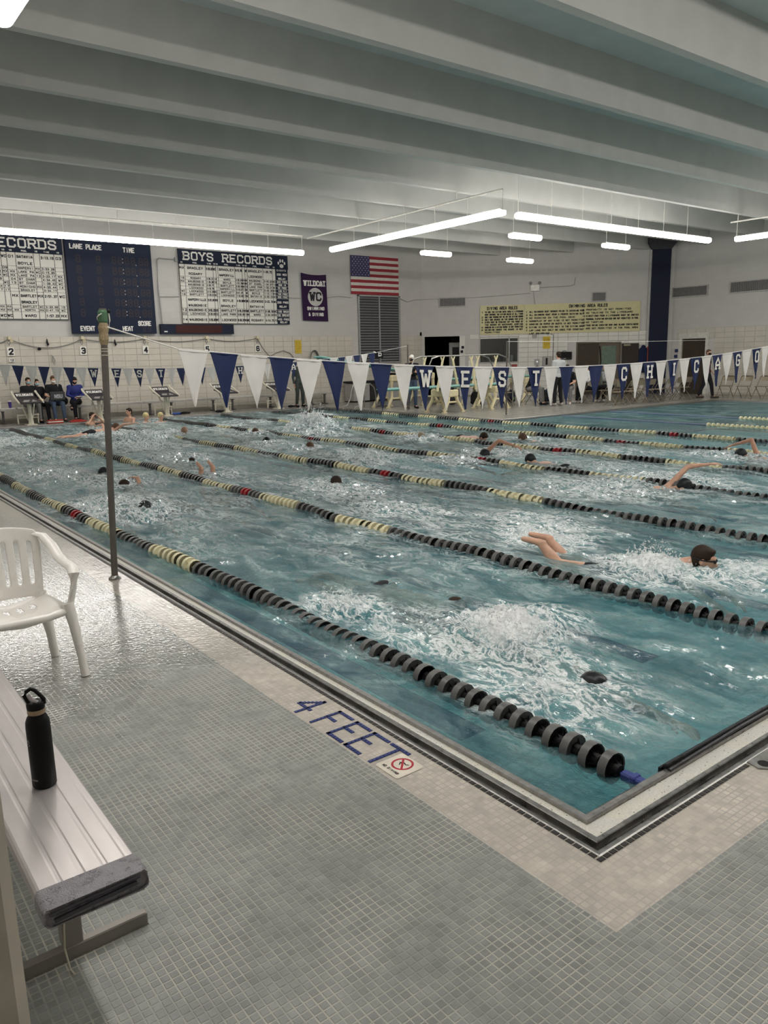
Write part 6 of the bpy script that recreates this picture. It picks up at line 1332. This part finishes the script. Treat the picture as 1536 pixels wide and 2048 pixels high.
swim(7.75, 8.4, -1, 'swimmer raising a bent arm over the fourth lane rope', z=-.01, depth=.05, cap=CAPD, roll=.4, armL=((-.30, .06, .28), (-.40, .34, .20)), skin=SKIN2)
swim(7.15, 4.1, -1, 'swimmer with dark cap and pink raised arm at the right', z=.0, depth=.06, cap=CAPD, roll=.35, yaw=.5, armL=((-.34, .02, .26), (-.36, .28, .30)), armR=((.2, .1, -.2), (.1, .3, -.3)), skin=SKIN)
swim(10.55, 5.15, 1, 'swimmer at the right picture edge with arm bent over the back', z=.01, depth=.04, cap=CAPD, roll=-.2, armR=((.32, .0, .27), (.28, .30, .16)), skin=SKIN2)
swim(10.05, 9.6, 1, 'swimmer with brown hair in the sixth lane', z=.02, depth=.05, hair=HB)
swim(8.95, 11.6, -1, 'swimmer with tan cap in the fifth lane beside a white splash', z=.0, depth=.05, cap=mat((.35, .28, .18), .4))
swim(8.35, 15.6, 1, 'swimmer hidden in the tall white splash', z=-.02, hair=HAIR)
swim(11.35, 20.1, 1, 'swimmer near the far end of the sixth lane', z=.02, hair=HAIR)
swim(5.9, 17.4, -1, 'swimmer with a bare head in the far part of the third lane', z=.0, depth=.05, hair=mat((.35, .2, .14), .5))
swim(6.95, 15.55, -1, 'swimmer with pale hair behind the cream band of the third rope', z=.0, depth=.05, hair=HB)
swim(6.25, 11.9, 1, 'swimmer whose shoulder shows at the third rope', z=-.02, depth=.04, hair=HB)
swim(5.65, 9.3, -1, 'swimmer under a round splash in the third lane', z=-.04, depth=.04, cap=mat((.4, .36, .3), .4))
swim(1.95, 11.5, -1, 'swimmer with black goggles left of the near pole', z=-.05, depth=.04, cap=CAPD)
swim(3.6, 11.7, -1, 'swimmer in a red suit in the second lane', z=-.07, depth=-.02, hair=HAIR, trunks=mat((.3, .03, .04), .6))
swim(7.85, 7.4, 1, 'swimmer barely surfacing in the fourth lane', z=-.02, cap=CAPD)
swim(9.9, 10.6, -1, 'swimmer with dark arms low in the fifth lane', z=-.01, hair=HAIR)
# butterfly swimmer seen from the side near the far end
swim(4.75, 19.2, 1, 'swimmer spreading both arms wide near the far wall', z=.08, yaw=-1.25, hair=HB, armL=((-.42, -.10, .10), (-.72, -.05, .06)), armR=((.42, -.10, .12), (.70, .02, .16)))
# resting at the far wall: heads and shoulders above the water
def rest(x, y, a, label, cap=None, hair=None, arms='lap', goggles=False, z=0, skin=None, top=None):
    L, f = frame(x, y, a, WZ+z); S_ = L
    J = dict(head=S_(0, .02, .20), neck=S_(0, 0, .04), chest=S_(0, 0, -.15), pelvis=S_(0, -.03, -.48))
    for s, q in (('l', -1), ('r', 1)):
        J[s+'sh'] = S_(q*.175, 0, -.02); J[s+'hip'] = S_(q*.09, 0, -.53); J[s+'kn'] = S_(q*.11, .25, -.70); J[s+'an'] = S_(q*.11, .08, -.88); J[s+'toe'] = S_(q*.12, .2, -.91); J[s+'hn'] = V(0, 0, 1)
        if arms == 'face': J[s+'el'] = S_(q*.28, .18, .0); J[s+'wr'] = S_(q*.10, .15, .18)
        else: J[s+'el'] = S_(q*.26, .1, -.22); J[s+'wr'] = S_(q*.22, .28, -.15)
    figure('swimmer', label, J, f, skin=skin, cap=cap, hair=hair, goggles=goggles, trunks=DKS, top=top, sleeves='short', group='swimmers resting at the far wall')
rest(5.05, 22.2, D(-70), 'resting swimmer at the far wall adjusting goggles, arms raised', hair=HAIR, arms='face', goggles=True, z=.05)
rest(6.15, 22.1, D(200), 'resting dark-haired swimmer right of the near pole', hair=HAIR, z=.12)
rest(6.50, 21.7, D(-60), 'resting swimmer in a yellow cap, left of two', cap=CAPY, z=-.02)
rest(6.85, 21.4, D(-80), 'resting swimmer in a yellow cap, right of two', cap=CAPY, z=-.02)
